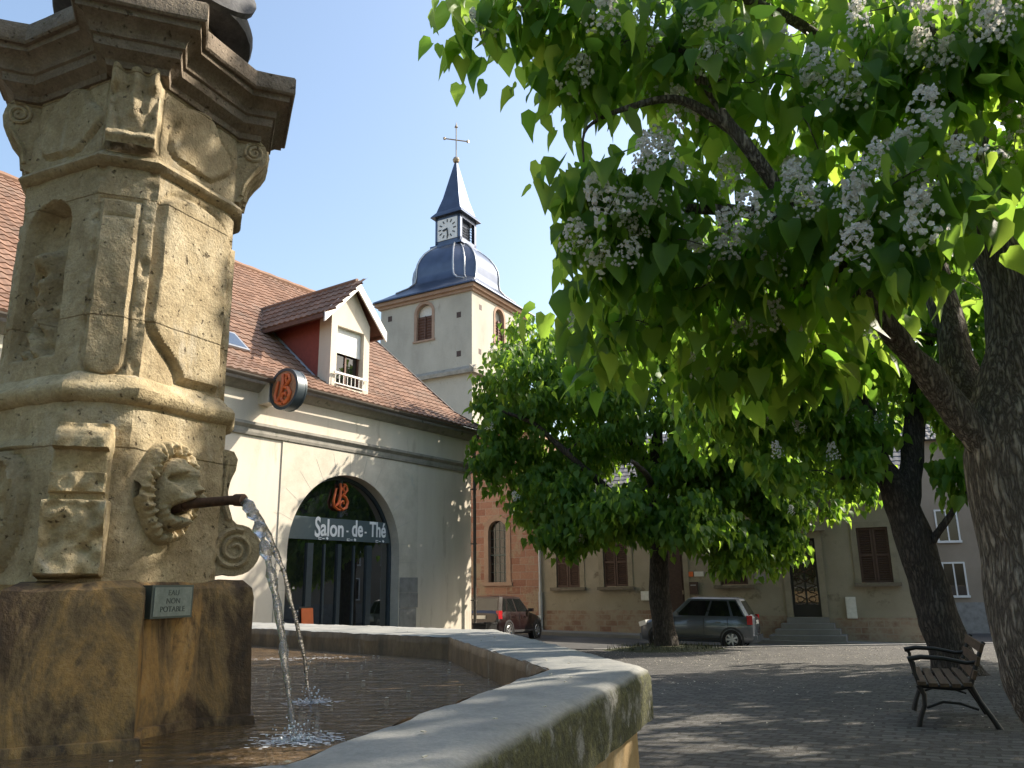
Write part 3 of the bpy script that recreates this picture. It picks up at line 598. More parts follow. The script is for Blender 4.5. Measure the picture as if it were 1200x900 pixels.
prof = [(4.02, .96, 18.1), (3.99, .96, 18.2), (3.55, .93, 18.5), (3.1, .86, 18.86), (2.72, .7, 19.2), (2.52, .6, 19.55), (2.5, .58, 19.95), (2.52, .57, 20.4), (2.46, .57, 20.85), (2.28, .57, 21.3), (2.0, .57, 21.75), (1.66, .58, 22.1), (1.34, .6, 22.35), (1.2, .6, 22.45)]
mb = MB(); mb.loft([csq(a, c_, z) for a, c_, z in prof], True, True, True); dome = obj('dome', mb, 'dome_metal', tw, 30)
mb = MB()
R_ = [csq(a+.02, c_, z) for a, c_, z in prof]
for j in range(8): mb.tube([r[j] for r in R_[3:]], .06, 6)
for j in (0, 2, 4, 6):
    a, b_ = j-1, j
    mb.tube([(Vector(r[(j+7) % 8])+Vector(r[j]))/2*1.0 for r in R_[4:]], .05, 6)
obj('dome_seam', mb, 'dome_seam', dome, 60)
mb = MB(); lw = 1.02; c0 = W/2
for dx in (-1, 1):
    for dy in (-1, 1): mb.box((c0+dx*(lw-.12), c0+dy*(lw-.12), 23.6), (.24, .24, 2.2))
mb.bx(c0-lw, c0+lw, c0-lw, c0+lw, 22.5, 22.95); mb.bx(c0-lw-.25, c0+lw+.25, c0-lw-.25, c0+lw+.25, 22.4, 22.55); mb.bx(c0-lw, c0+lw, c0-lw, c0+lw, 24.4, 24.72)
mb.bx(c0-.7, c0+.7, c0-.7, c0+.7, 22.9, 24.4); lan = obj('lantern', mb, 'dome_metal', tw)
mb = MB()
for k in range(6): mb.box((c0, c0-.82, 23.05+k*.2), (1.6, .12, .035), rx=.6)
for k in range(3): mb.box((c0, c0-.86, 22.82), (.9, .06, .3))
obj('louvre', mb, 'steel_blue', lan)
mb = MB(); mb.bx(c0-lw-.05, c0-lw-.01, c0-.8, c0+.8, 22.9, 24.45); clock = obj('clock_face', mb, 'clock_white', tw)
xf = c0-lw-.06; cz = 23.68
for k in range(12):
    a = 2*PI*k/12; mb = MB(); mb.box((xf, c0+.6*math.sin(a), cz+.6*math.cos(a)), (.02, .08, .22), rx=-a); obj('hour_mark', mb, 'black_paint', clock)
def hand(a, l, w_): mb = MB(); mb.box((xf-.02-.02*(l > .6), c0-math.sin(a)*l*.4, cz+math.cos(a)*l*.4), (.02, w_, l), rx=a); obj('clock_hand', mb, 'black_paint', clock)
hand(math.radians(258), .42, .12); hand(math.radians(172), .62, .09)
mb = MB(); mb.loft([[(c0+x*s, c0+y*s, z) for x, y in ((1, 1), (-1, 1), (-1, -1), (1, -1))] for s, z in ((1.28, 24.7), (1.24, 24.8), (.98, 25.15), (.66, 26.3), (.08, 29.2), (.03, 29.3))], True, True, True); obj('spire', mb, 'dome_metal', tw, 20)
mb = MB(); mb.lathe([(0, 29.15), (.2, 29.25), (.26, 29.4), (.18, 29.58), (.05, 29.66), (0, 29.67)], 14, (c0, c0, 0)); mb.lathe([(0, 31.95), (.13, 32.02), (.05, 32.2), (0, 32.5)], 8, (c0, c0, 0))
mb.tube([(c0, c0, 29.6), (c0, c0, 32.0)], .045, 6)
ar = Vector((1, -1, 0)).normalized(); 
for s in (-1, 1):
    mb.tube([(c0, c0, 31.0), tuple(Vector((c0, c0, 31.0))+ar*s*.85)], .045, 6); mb.box(tuple(Vector((c0, c0, 31.0))+ar*s*.85), (.14, .14, .16))
obj('cross', mb, 'gilt', tw, 40)

# ------------------------------------------------------------------ church nave wall, old house (shared building line)
HA = 114.2; H0 = Vector((1.0237, 33.8, 0)); HR = math.radians(90-HA)
def h_pt(x, y, z): return H0 + Matrix.Rotation(HR, 3, 'Z') @ Vector((x, y, z))
nave = thing('church_nave', 'church nave of pink sandstone blocks with one tall narrow arched window', 'church', H0, HR)
mb = MB(); arch_wall(mb, -3.7, -.02, .2, 6.6, -1.92, .47, 2.35, 0, .6, 16); mb.bx(-3.7, -.02, 0, .6, -2.6, .2); mb.bx(-.5, -.02, .6, 7, -2.6, 6.6); mb.bx(-3.7, -3.2, .6, 7, -2.6, 6.6); obj('wall', mb, 'church_masonry', nave)
mb = MB(); A = arch_pts(-1.92, .62, 2.35, 16); B = arch_pts(-1.92, .42, 2.35, 16)
mb.loft([[(a[0], -.05, a[1]), (a[0], .3, a[1]), (b_[0], .3, b_[1]), (b_[0], -.02, b_[1])] for a, b_ in zip(A, B)], True, True, True)
mb.bx(-2.54, -2.34, -.048, .3, .2, 2.35); mb.bx(-1.5, -1.3, -.048, .3, .2, 2.35); mb.bx(-2.6, -1.24, -.1, .3, .06, .2); wf = obj('window', mb, 'church_trim', nave)
mb = MB(); P_ = arch_pts(-1.92, .42, 2.35, 16); mb.add([(-2.34, .24, .2), (-1.5, .24, .2)]+[(p[0], .24, p[1]) for p in P_[::-1]], [tuple(range(19))]); obj('pane', mb, 'dark_glass', wf)
mb = MB(); mb.bx(-2.34, -1.5, .2, .24, 1.3, 1.36)
for z in (.6, .95, 1.65, 2.0, 2.35): mb.bx(-2.34, -1.5, .21, .235, z, z+.02)
for x in (-2.13, -1.92, -1.71): mb.bx(x-.01, x+.01, .212, .236, .2, 2.7)
obj('glazing_bar', mb, 'plaque_edge', wf)
mb = MB(); tiles(mb, (-3.8, -.35, 6.5), (1, 0, 0), (0, 5, 1.9), 16, 16, .237, .34); obj('roof', mb, 'slate_tile', nave, 40)
lp = h_pt(-1.02, -.02, 3.16); t = thing('wall_lantern', 'small white wall lantern on the pink sandstone church wall', 'lamp', lp, HR)
mb = MB(); mb.box((0, -.02, .05), (.1, .04, .2)); mb.tube([(0, -.02, .1), (0, -.2, .18), (0, -.3, .12)], .015, 6); obj('bracket', mb, 'black_iron', t)
mb = MB(); mb.lathe([(0, .1), (.05, .1), (.13, -.02), (.12, -.16), (.05, -.22), (0, -.22)], 12, (0, -.3, 0)); obj('lamp_shade', mb, 'plate_white', t, 40)

house = thing('old_house', 'low ochre plastered house with brown shuttered windows and grey roof', 'house', H0, HR)
mb = MB(); ZG = -2.7
ops = [(.75, 1.75, -.05, 1.85), (2.76, 3.76, -.05, 1.85), (5.0, 5.95, -1.3, 1.85), (7.33, 8.33, -.05, 1.85), (9.82, 10.78, -1.2, 1.55), (12.2, 13.22, -.05, 1.85)]
xs = [0.0]
for a, b_, _, _ in ops: xs += [a, b_]
xs.append(14.0)
for i in range(0, len(xs)-1, 2): mb.bx(xs[i], xs[i+1], 0, .4, ZG, 3.0)
for a, b_, z0, z1 in ops: mb.bx(a, b_, 0, .4, ZG, z0); mb.bx(a, b_, 0, .4, z1, 3.0)
mb.bx(13.6, 14.0, .4, 9, ZG, 3.0); mb.bx(0, .4, .4, 9, ZG, 3.0); mb.prism([(0, 3.0), (9, 3.0), (4.5, 6.4)], 'x', 13.6, 14.0); obj('wall', mb, 'house_plaster', house)
mb = MB(); mb.bx(0, 4.98, -.03, 0, ZG, -.95); mb.bx(5.97, 9.6, -.03, 0, ZG, -1.15); mb.bx(11.0, 14.03, -.03, 0, ZG, -1.22); obj('plinth', mb, 'bare_masonry', house)
mb = MB(); mb.bx(13.4, 13.75, .0, .01, 0, .01); 
mb = MB(); mb.prism([(0, 2.78), (-.08, 2.8), (-.16, 2.9), (-.3, 2.98), (-.3, 3.06), (0, 3.06)], 'x', 0, 14.1); obj('eaves_moulding', mb, 'trim_stone', house)
mb = MB(); mb.tube([(0, -.36, 3.05), (14.1, -.36, 3.05)], .08, 8); mb.bx(11.0, 11.4, -.42, -.05, 2.5, 2.98); obj('gutter', mb, 'gutter', house, 40)
mb = MB(); tiles(mb, (-.1, -.35, 3.1), (1, 0, 0), (0, 4.85, 3.6), 59, 18, .24, .336, .012, .02); nvv = len(mb.v); mb.add([(-.1, 4.5, 6.7), (14.1, 4.5, 6.7), (14.1, 9.4, 3.1), (-.1, 9.4, 3.1)], [(0, 1, 2, 3)]); mb.uv += [(0, 0)]*4; obj('roof', mb, 'slate_tile', house, 40)
for a, b_, z0, z1 in [ops[0], ops[1], ops[3], ops[5]]:
    mb = MB(); mb.bx(a-.2, a, -.04, .2, z0, z1+.2); mb.bx(b_, b_+.2, -.04, .2, z0, z1+.2); mb.bx(a, b_, -.04, .2, z1, z1+.2); wn = obj('window', mb, 'trim_stone', house)
    mb = MB(); mb.bx(a-.24, b_+.24, -.2, .2, z0-.12, z0); obj('sill', mb, 'sill_stone', wn)
    for k in (0, 1):
        xa = a+.01+k*(b_-a)/2; xb = xa+(b_-a)/2-.02; mb = MB()
        mb.bx(xa, xa+.07, .03, .08, z0+.01, z1-.01); mb.bx(xb-.07, xb, .03, .08, z0+.01, z1-.01)
        for z in (z0+.01, (z0+z1)/2-.04, z1-.09): mb.bx(xa+.07, xb-.07, .03, .08, z, z+.08)
        for q in range(22):
            z = z0+.11+q*(z1-z0-.2)/22
            mb.box(((xa+xb)/2, .055, z+.03), (xb-xa-.14, .05, .012), rx=.7)
        mb.bx(a+.002 if k == 0 else (a+b_)/2, (a+b_)/2 if k == 0 else b_-.002, .085, .1, z0+.004, z1-.004)
        obj('shutter', mb, 'shutter', wn)
a, b_, z0, z1 = ops[2]
mb = MB(); mb.bx(a, b_, .2, .26, z0, z1); 
for q in range(3): mb.bx(a+.12, b_-.12, .18, .2, z0+.15+q*1.0, z0+.95+q*1.0)
dr = obj('door', mb, 'dark_wood', house); mb = MB(); mb.box((b_-.1, .17, -.3), (.03, .06, .14)); obj('handle', mb, 'gilt', dr)
mb = MB(); mb.bx(a-.2, a, -.04, .25, z0, z1+.2); mb.bx(b_, b_+.2, -.04, .25, z0, z1+.2); mb.bx(a, b_, -.04, .25, z1, z1+.2); obj('door_surround', mb, 'trim_stone', house)
a, b_, z0, z1 = ops[4]
mb = MB(); mb.bx(a, a+.08, .15, .22, z0, z1); mb.bx(b_-.08, b_, .15, .22, z0, z1); mb.bx(a+.08, b_-.08, .15, .22, z0, z0+.42); mb.bx(a+.08, b_-.08, .15, .22, z1-.08, z1); mb.bx((a+b_)/2-.03, (a+b_)/2+.03, .15, .21, z0+.42, z1-.08)
dr = obj('door', mb, 'black_paint', house)
mb = MB(); mb.bx(a+.08, b_-.08, .2, .205, z0+.42, z1-.08); obj('pane', mb, 'dark_glass', dr)
mb = MB()
for i in range(7):
    for sgn in (-1, 1):
        z = z0+.45+i*.32; mb.tube([(a+.1, .14, z if sgn > 0 else z+.32), (b_-.1, .14, z+.32 if sgn > 0 else z)], .014, 5)
        mb.tube([((a+b_)/2+.11*math.cos(q)+sgn*.2, .135, z+.16+.11*math.sin(q)) for q in [2*PI*k/10 for k in range(11)]], .011, 4)
obj('grille', mb, 'bench_wood', dr)
mb = MB(); mb.bx(a-.22, a, -.05, .25, z0, z1+.25); mb.bx(b_, b_+.22, -.05, .25, z0, z1+.25); mb.bx(a, b_, -.05, .25, z1, z1+.25); mb.bx(a-.4, b_+.4, -.2, .2, z1+.252, z1+.42); obj('door_surround', mb, 'trim_stone', house)
mb = MB()
for i in range(4): mb.bx(a-.22-i*.18, b_+.22+i*.18, -.32-i*.3, -.03, ZG, z0-.01-i*.185)
obj('step', mb, 'pavement', house)
mb = MB(); mb.tube([(.06, -.36, 3.0), (.06, -.2, 2.7), (.06, -.13, 2.4), (.06, -.13, -.2)], .06, 10); mb.tube([(.06, -.13, -.2), (.06, -.13, -1.9)], .085, 10); obj('downpipe', mb, 'zinc', house, 40)
for x0, x1, z0, z1, nm, lab, cat, mt in ((4.27, 4.62, -.58, -.24, 'meter_box', 'small grey meter box on the wall right of the second shutter', 'meter box', 'plate_white'), (11.6, 11.93, -1.24, -.52, 'utility_cabinet', 'white utility cabinet on the wall right of the steps', 'cabinet', 'plate_white')):
    p = h_pt((x0+x1)/2, 0, z0); t = thing(nm, lab, cat, p, HR); mb = MB(); mb.bx(-(x1-x0)/2, (x1-x0)/2, -.14, -.005, 0, z1-z0); obj('case', mb, mt, t)
    mb = MB(); mb.bx(-(x1-x0)/2+.03, (x1-x0)/2-.03, -.15, -.143, .03, z1-z0-.03); obj('door', mb, mt, t)
for x0, x1, z0, z1, lab, mt in ((6.12, 6.32, .28, .46, 'small ochre notice beside the white notice, above the letter box by the door', 'orange'), (6.36, 6.72, .28, .46, 'small white notice beside the door, above the letter box', 'plate_white'), (6.14, 6.5, -.72, -.52, 'low white notice on the wall under the letter box', 'plate_white')):
    p = h_pt((x0+x1)/2, 0, z0); mb = MB(); mb.bx(-(x1-x0)/2, (x1-x0)/2, -.03, -.003, 0, z1-z0); o = tag(obj('wall_notice', mb, mt), lab, 'notice'); o.location = p; o.rotation_euler.z = HR
p = h_pt(6.32, 0, -.36); t = thing('letter_box', 'dark letter box on the house wall between two notices', 'letter box', p, HR)
mb = MB(); mb.bx(-.15, .15, -.14, -.003, 0, .44); obj('case', mb, 'dark_wood', t); mb = MB(); mb.bx(-.1, .1, -.15, -.142, .3, .34); obj('flap', mb, 'zinc', t)
p = h_pt(8.75, 0, .0); mb = MB(); mb.bx(-.2, .2, -.03, -.003, 0, .32); o = tag(obj('wall_plate', mb, 'grey_block'), 'grey metal plate on the wall left of the grille door', 'plate'); o.location = p; o.rotation_euler.z = HR

# pavement along the house and tea room
mb = MB(); mb.bx(-9, 14.6, -1.35, 0, -3.0, 0); mb.sub(lambda p: (p.x, p.y, p.z if p.z < -1 else road_z(*(h_pt(p.x, p.y, 0).xy))+.13)); mb.sub(lambda p: tuple(p))
o = tag(obj('house_pavement', mb, 'pavement'), kind='structure'); o.location = H0; o.rotation_euler.z = HR

# corner house beyond the side street
ch = thing('corner_house', 'faded pink house with white framed windows beyond the side street', 'house', (17.2, 36.5, 0), math.radians(-12))
mb = MB(); mb.bx(0, 12, 0, 8, -2.7, 6.2); obj('wall', mb, 'pink_plaster', ch)
mb = MB(); mb.bx(0, 12, -.03, 0, -2.7, -.95); obj('plinth', mb, 'grey_block', ch)
mb = MB(); tiles(mb, (-.3, -.4, 6.2), (1, 0, 0), (0, 4.4, 3.6), 53, 16, .24, .355); nvv = len(mb.v); mb.add([(-.3, 4, 9.8), (12.4, 4, 9.8), (12.4, 8.4, 6.2), (-.3, 8.4, 6.2)], [(0, 1, 2, 3)]); mb.uv += [(0, 0)]*4; obj('roof', mb, 'slate_tile', ch, 40)
for x in (.5, 1.75, 3.6, 6.0):
    for z, hgt in ((-.65, 1.35), (1.7, 1.3)):
        if x == .5 and z > 0: continue
        mb = MB(); mb.bx(x-.07, x, -.05, .02, z, z+hgt); mb.bx(x+.8, x+.87, -.05, .02, z, z+hgt); mb.bx(x-.07, x+.87, -.05, .02, z+hgt, z+hgt+.07); mb.bx(x-.1, x+.9, -.1, .02, z-.1, z); mb.bx(x+.37, x+.43, -.045, .0, z, z+hgt)
        wn = obj('window', mb, 'white_paint', ch); mb = MB(); mb.bx(x, x+.8, -.02, -.005, z, z+hgt); obj('pane', mb, 'dark_glass', wn)

# ------------------------------------------------------------------ fountain basin
def offset_poly(poly, d):                              # clockwise or ccw polygon, positive d shrinks it
    n = len(poly); area = sum(poly[i][0]*poly[(i+1) % n][1]-poly[(i+1) % n][0]*poly[i][1] for i in range(n)); sg = 1 if area > 0 else -1
    out = []
    for i in range(n):
        p0, p1, p2 = Vector(poly[i-1]), Vector(poly[i]), Vector(poly[(i+1) % n])
        e1 = (p1-p0).normalized(); e2 = (p2-p1).normalized(); n1 = Vector((-e1.y, e1.x))*sg; n2 = Vector((-e2.y, e2.x))*sg
        m_ = (n1+n2).normalized(); out.append(tuple(p1+m_*(d/max(.3, m_.dot(n1)))))
    return out
def densify(poly, step):
    out = []
    for i in range(len(poly)):
        a, b_ = Vector(poly[i]), Vector(poly[(i+1) % len(poly)]); k = max(1, int((b_-a).length/step))
        for j in range(k): out.append(tuple(a+(b_-a)*j/k))
    return out
OUT = [(-.12, 6.31), (-2.95, 8.84), (-4.4, 5.6), (-4.2, 1.9), (-3.2, .5), (-1.5, .42), (-.25, 1.2), (.53, 3.33)]
INN = [(-.447, 5.486), (-2.65, 7.56), (-4.0, 5.4), (-3.82, 2.05), (-3.0, .98), (-1.4, 1.12), (-.456, 1.62), (.117, 3.33)]
def match(poly, counts):
    out = []
    for i, k in enumerate(counts):
        a, b_ = Vector(poly[i]), Vector(poly[(i+1) % len(poly)])
        for j in range(k): out.append(tuple(a+(b_-a)*j/k))
    return out
cnt = [max(2, int((Vector(OUT[(i+1) % 8])-Vector(OUT[i])).length/.035)) for i in range(8)]
RIMZ, WATZ = -.31, -.455
basin = thing('fountain_basin', 'angular stone fountain basin with mossy rim full of brown water', 'fountain basin', (-1.6, 3.6, gz(0, 3.6)))
bo = Vector(basin.location)
def ring(poly, z): return [(x, y, z) for x, y in match(poly, cnt)]
rings = [ring(offset_poly(OUT, .05), -.52), ring(offset_poly(OUT, 0), -.505), ring(offset_poly(OUT, 0), -.43), ring(offset_poly(OUT, 0), -.355), ring(offset_poly(OUT, .01), -.327), ring(offset_poly(OUT, .04), -.312)]
a0, a1 = offset_poly(OUT, .04), offset_poly(INN, -.03)
for q in (.2, .4, .6, .8): rings.append([(x, y, -.311) for x, y in match([tuple(Vector(p).lerp(Vector(r), q)) for p, r in zip(a0, a1)], cnt)])
rings += [ring(offset_poly(INN, -.03), -.312), ring(offset_poly(INN, -.01), -.318)]
mb = MB(); mb.loft(rings, True); rf = rough_fn(.006, 6, 3); mb.sub(lambda p: tuple(Vector(rf(p))-bo)); obj('rim', mb, 'rim_stone', basin, 50)
mb = MB(); mb.loft([[(x-bo.x, y-bo.y, z-bo.z) for x, y, z in ring(INN, z)] for z in (-.36, -.42, -.5, -1.0)], True); iw = [[(x-bo.x, y-bo.y, z-bo.z) for x, y, z in ring(offset_poly(INN, d_), z)] for d_, z in ((-.0125, -.317), (-.003, -.33), (0, -.36))]; mb.loft(iw, True); rf2 = rough_fn(.008, 7, 5); mb.sub(rf2); obj('inner_wall', mb, 'wet_wall', basin, 50)
mb = MB(); mb.loft([[(x-bo.x, y-bo.y, z-bo.z) for x, y, z in ring(offset_poly(OUT, .06), z)] for z in (-.51, -.8, -1.25)], True); mb.sub(rf2); obj('outer_wall', mb, 'basin_wall', basin, 50)
mb = MB(); mb.add([(x, y, WATZ) for x, y in offset_poly(INN, -.03)], [tuple(range(8))]); tag(obj('water', mb, 'water'), kind='structure')
mb = MB(); mb.add([(x, y, -1.0) for x, y in offset_poly(INN, -.03)], [tuple(range(8))]); tag(obj('basin_floor', mb, 'dark_stone'), kind='structure')

# ------------------------------------------------------------------ fountain column
AM, AC = .336, .384
PX, PY = -1.556, 3.036
fc = thing('fountain_column', 'octagonal carved sandstone fountain column with scrolls, lion mask and moulded cornice', 'fountain column', (PX, PY, WATZ), math.radians(-24))
KZ = -WATZ                                             # local z = z - WATZ
def lz(z): return z+KZ
def corners(am, ac):
    out = []
    for k in range(8):                                 # corner between face k-1 and face k (faces at 45k degrees; even = main)
        a1, a2 = math.radians(45*(k-1)), math.radians(45*k); d1 = am if (k-1) % 2 == 0 else ac; d2 = am if k % 2 == 0 else ac
        M2 = Matrix(((math.cos(a1), math.sin(a1)), (math.cos(a2), math.sin(a2)))); out.append(M2.inverted() @ Vector((d1, d2)))
    return out
def stage(mb, am, ac, z0, z1, hfn, step=.016, seed=1, amp=.003):
    c = corners(am, ac); rf = rough_fn(amp, 9, seed)
    for k in range(8):
        a, b_ = c[k], c[(k+1) % 8]; nrm = Vector((math.cos(PI/4*k), math.sin(PI/4*k))); tv = Vector((-nrm.y, nrm.x))
        nu = max(2, int((b_-a).length/step)); nz = int((z1-z0)/step)
        vs = []
        for j in range(nz+1):
            z = z0+(z1-z0)*j/nz
            for i in range(nu+1):
                p = a.lerp(b_, i/nu); u = p.dot(tv); e = min(i, nu-i)*(b_-a).length/nu
                h = hfn(k, u, z)
                left_ = i < nu-i; ck = k if left_ else (k+1) % 8; w_ = sstep(0, .016, e)
                ba = PI/4*k+(-PI/8 if left_ else PI/8); bis = Vector((math.cos(ba), math.sin(ba)))
                chip = -.016*sstep(.024, 0, e)*max(0, mnoise.noise(Vector((ck*3.1, z*10, seed)))+.5*mnoise.noise(Vector((ck*5.7, z*33, seed)))+.12)*1.8
                q = p+nrm*(h*w_)+bis*chip; vs.append(rf(Vector((q.x, q.y, z))))
        mb.add([(x, y, lz(z)) for x, y, z in vs], [(j*(nu+1)+i, j*(nu+1)+i+1, (j+1)*(nu+1)+i+1, (j+1)*(nu+1)+i) for j in range(nz) for i in range(nu)])
def sstep(a, b_, x): t_ = min(1, max(0, (x-a)/(b_-a))); return t_*t_*(3-2*t_)
def gauss(x, s): return math.exp(-(x/s)**2)
# shaft faces: 0 = spout side, 7 = front, 6 = niche side
def shaft_h(k, u, z):
    h = 0
    if k % 8 in (6, 2):                                # niche with a worn draped figure
        uc = u+.04; zt = 1.32; hw = .125
        inside = 0
        d = (hw-abs(uc)) if z < zt else hw-math.hypot(uc, z-zt)
        d = min(d, z-.82)
        inside = sstep(0, .018, d); depth = .085*math.sqrt(max(0, 1-(uc/hw)**2*.6))
        h -= inside*depth
        if inside > .3:
            q = uc+.02; body = gauss(q-.015*math.sin(z*9), .055)*sstep(1.3, 1.16, z)*.07
            fold = .024*math.sin(q*95+3*math.sin(z*14)+z*22)*gauss(q, .07)*sstep(1.28, 1.1, z)
            h += inside*(body+fold+.06*gauss(q, .028)*gauss(z-1.215, .04)+.03*gauss(z-.84, .02)+.035*mnoise.noise(Vector((u*22, z*22, 4)))*gauss(q, .09)*sstep(1.3, 1.1, z))
    elif k % 8 in (7, 1, 3, 5):                        # narrow fillet panel, rounded foot
        hw = .064; zb = .80; d = (hw-abs(u+.012)) if z > zb else hw-math.hypot(u+.012, z-zb)
        if z > 1.30: d = min(d, .075-abs(u+.012))
        d = min(d, 1.40-z); h += .014*sstep(-.002, .007, d); h -= .008*gauss(d+.006, .006)
        h -= .006*gauss(z-1.335, .006)*(1 if abs(u) < .06 else 0)
    elif k % 8 in (0, 4):                              # worn raised field, broken along its left side
        w_ = .02*mnoise.noise(Vector((z*9, 2.2, 0)))
        left = -.165 if z > .98 else -.165+.16*(1-sstep(.74, .98, z))
        d = min(u-left-w_*(1.4 if z < 1 else .3), .178-u+w_*.5, (1.40+.09*math.sqrt(max(0, 1-((u)/.17)**2)))-z, z-.775)
        h += .024*sstep(-.006, .012, d); h -= .01*gauss(d+.016, .012)
        if u < left-.02: h += .012*sstep(.0, .03, -.19-u+.02)
        h -= .016*max(0, mnoise.noise(Vector((u*16, z*16, 9)))-.5)
    return h
mb = MB(); stage(mb, AM, AC, .735, 1.545, shaft_h, .008, 2, .0028); obj('shaft', mb, 'sandstone', fc, 38)
# upper die with cartouche outlines
def die_h(k, u, z):
    h = 0
    if k % 2 == 0:
        q = u/.15; r = (z-1.76)/.14; ang = math.atan2(r, q); rad = math.hypot(q, r); edge = 1+.1*math.cos(3*ang+1)+.07*math.cos(5*ang)
        d = (edge-rad)*.14; h += .012*sstep(-.004, .012, d)-.01*gauss(d+.008, .008)*(1 if math.sin(ang-.6) < .7 else .2)
        h -= .01*max(0, mnoise.noise(Vector((u*15, z*15, 2)))-.45)
    return h
mb = MB(); stage(mb, AM-.002, AC-.002, 1.575, 1.935, die_h, .0105, 3, .0025); obj('entablature', mb, 'sandstone', fc, 38)
# lower stage
def low_h(k, u, z):
    h = 0
    if k % 8 == 6:                                     # coat of arms on the niche side
        q = (u+.04)/.135; r = (z-.3)/.2; d = 1-math.hypot(q, r*(1+.15*r))
        h += .06*sstep(0, .09, d)-.022*sstep(.16, .24, d)+.03*gauss(z-.49, .018)*gauss(u+.03, .13)+.014*mnoise.noise(Vector((u*20, z*20, 1)))*sstep(0, .1, d)
    if k % 8 in (0, 4): h -= .008*max(0, mnoise.noise(Vector((u*14, z*14, 5)))-.3)
    return h
mb = MB(); stage(mb, AM+.03, AC+.03, .02, .645, low_h, .013, 4, .004); obj('lower_stage', mb, 'sandstone', fc, 38)
def oct_ring(off, z, per=7):
    c = corners(AM+off, AC+off); out = []
    for k in range(8):
        for i in range(per): p = c[k].lerp(c[(k+1) % 8], i/per); out.append((p.x, p.y, lz(z)))
    return out
def moulding(prof, seed, amp=.004):
    mb = MB(); mb.loft([oct_ring(o_, z) for o_, z in prof], True, True, True); mb.sub(rough_fn(amp, 10, seed)); return mb
obj('string_course', moulding([(-.1, .63), (.03, .632), (.052, .645), (.062, .665), (.062, .685), (.05, .70), (.03, .712), (.012, .735), (-.002, .745), (-.1, .75)], 6, .0055), 'pale_sandstone', fc, 38)
obj('astragal', moulding([(-.1, 1.535), (.003, 1.537), (.022, 1.55), (.03, 1.563), (.022, 1.577), (.008, 1.59), (-.004, 1.6), (-.1, 1.602)], 7, .003), 'sandstone', fc, 38)
# rings that break forward over the corner consoles
def res_ring(off, z, hw, proj, am=AM, ac=AC, per=3):
    pts = []
    for k in range(4):
        for (sg, which) in ((-1, 0), (-1, 1), (1, 1), (1, 0)):
            th = math.radians(90*k+45); n_ = Vector((math.cos(th), math.sin(th))); t_ = Vector((-n_.y, n_.x)); lat = sg*(hw+off)
            if which: p = n_*(ac+proj+off)+t_*lat
            else:
                a = math.radians(90*k if sg < 0 else 90*(k+1)); m_ = Vector((math.cos(a), math.sin(a)))
                x = (am+off-m_.dot(t_)*lat)/m_.dot(n_); p = n_*x+t_*lat
            pts.append(p)
    out = []
    for i in range(16):
        for j in range(per): q = pts[i].lerp(pts[(i+1) % 16], j/per); out.append((q.x, q.y, lz(z)))
    return out
def res_mould(prof, hw, proj, seed, amp, **kw):
    mb = MB(); mb.loft([res_ring(o_, z, hw, proj, **kw) for o_, z in prof], True, True, True); mb.sub(rough_fn(amp, 10, seed)); return mb
obj('cornice', res_mould([(-.1, 1.9), (.008, 1.902), (.012, 1.925), (.03, 1.94), (.05, 1.955), (.052, 1.99), (.062, 1.995), (.066, 2.02), (.09, 2.045), (.112, 2.055), (.115, 2.085)], .1, .075, 8, .0035), 'red_sandstone', fc, 35)
obj('corona', res_mould([(.0, 2.078), (.128, 2.08), (.134, 2.088), (.134, 2.155), (.126, 2.168), (.0, 2.172)], .1, .075, 9, .0035), 'red_sandstone', fc, 35)
mb = MB(); mb.lathe([(.36, lz(2.16)), (.36, lz(2.24)), (.30, lz(2.28)), (.3, lz(2.36)), (.0, lz(2.36))], 8); obj('blocking_course', mb, 'red_sandstone', fc, 35)
# plinth
pl_ = []
mb = MB(); mb.loft([res_ring(o_, z, .13, .1, per=14) for o_, z in ((.085, -.75), (.085, -.5), (.08, -.42), (.075, -.3), (.07, -.15), (.068, -.02), (.062, .012), (.03, .036), (-.05, .04))], True, True, True); mb.sub(rough_fn(.009, 7, 11)); obj('plinth', mb, 'stained_stone', fc, 38)
mb = MB(); mb.loft([res_ring(o_, z, .13, .1, per=6) for o_, z in ((.1, -.8), (.1, -.45), (.096, -.428), (.06, -.42))], True, True, True); mb.sub(rough_fn(.006, 8, 12)); obj('footing', mb, 'stained_stone', fc, 38)
# scroll buttresses on the corners
def spiral_tube(mb, cx, cz, r0, turns, lat, sgn, rad=.012):
    pts = []
    for i in range(int(22*turns)+1):
        a = 2*PI*i/22; r = r0*(1-.82*a/(2*PI*turns)); pts.append((cx+r*math.cos(a+1.2), lat, cz+r*math.sin(a+1.2)))
    mb.tube(pts, [rad*(1-.4*i/len(pts)) for i in range(len(pts))], 6)
def buttress(k, worn=False):
    th = math.radians(45+90*k); mb = MB(); R = Matrix.Rotation(th, 4, 'Z')
    pr = [(.33, .03), (.56, .035)] if False else [(.33, .045)]
    cx, cz, r = .478, .155, .098
    for i in range(15): a = -PI*.62+PI*1.12*i/14; pr.append((cx+r*math.cos(a), cz+r*math.sin(a)))
    pr += [(.462, .27), (.447, .32), (.44, .38), (.446, .43), (.462, .47), (.468, .505), (.452, .535), (.42, .545), (.33, .545)]
    hw = .085
    rings = [[(p, y, lz(q)) for p, q in pr] for y in (-hw, -hw*.33, hw*.33, hw)]
    mb.loft(rings, True, True, True)
    for s in (-1, 1):
        spiral_tube(mb, cx, lz(cz), .078, 2.2, s*(hw+.002), s)
        mb.tube([(p, s*(hw+.001), lz(q)) for p, q in [(.43, .5), (.425, .42), (.425, .34), (.45, .27)]], .01, 6)
    mb.sub(rough_fn(.004, 9, 20+k)); mb.xform(R); return obj('scroll_buttress', mb, 'sandstone', fc, 40)
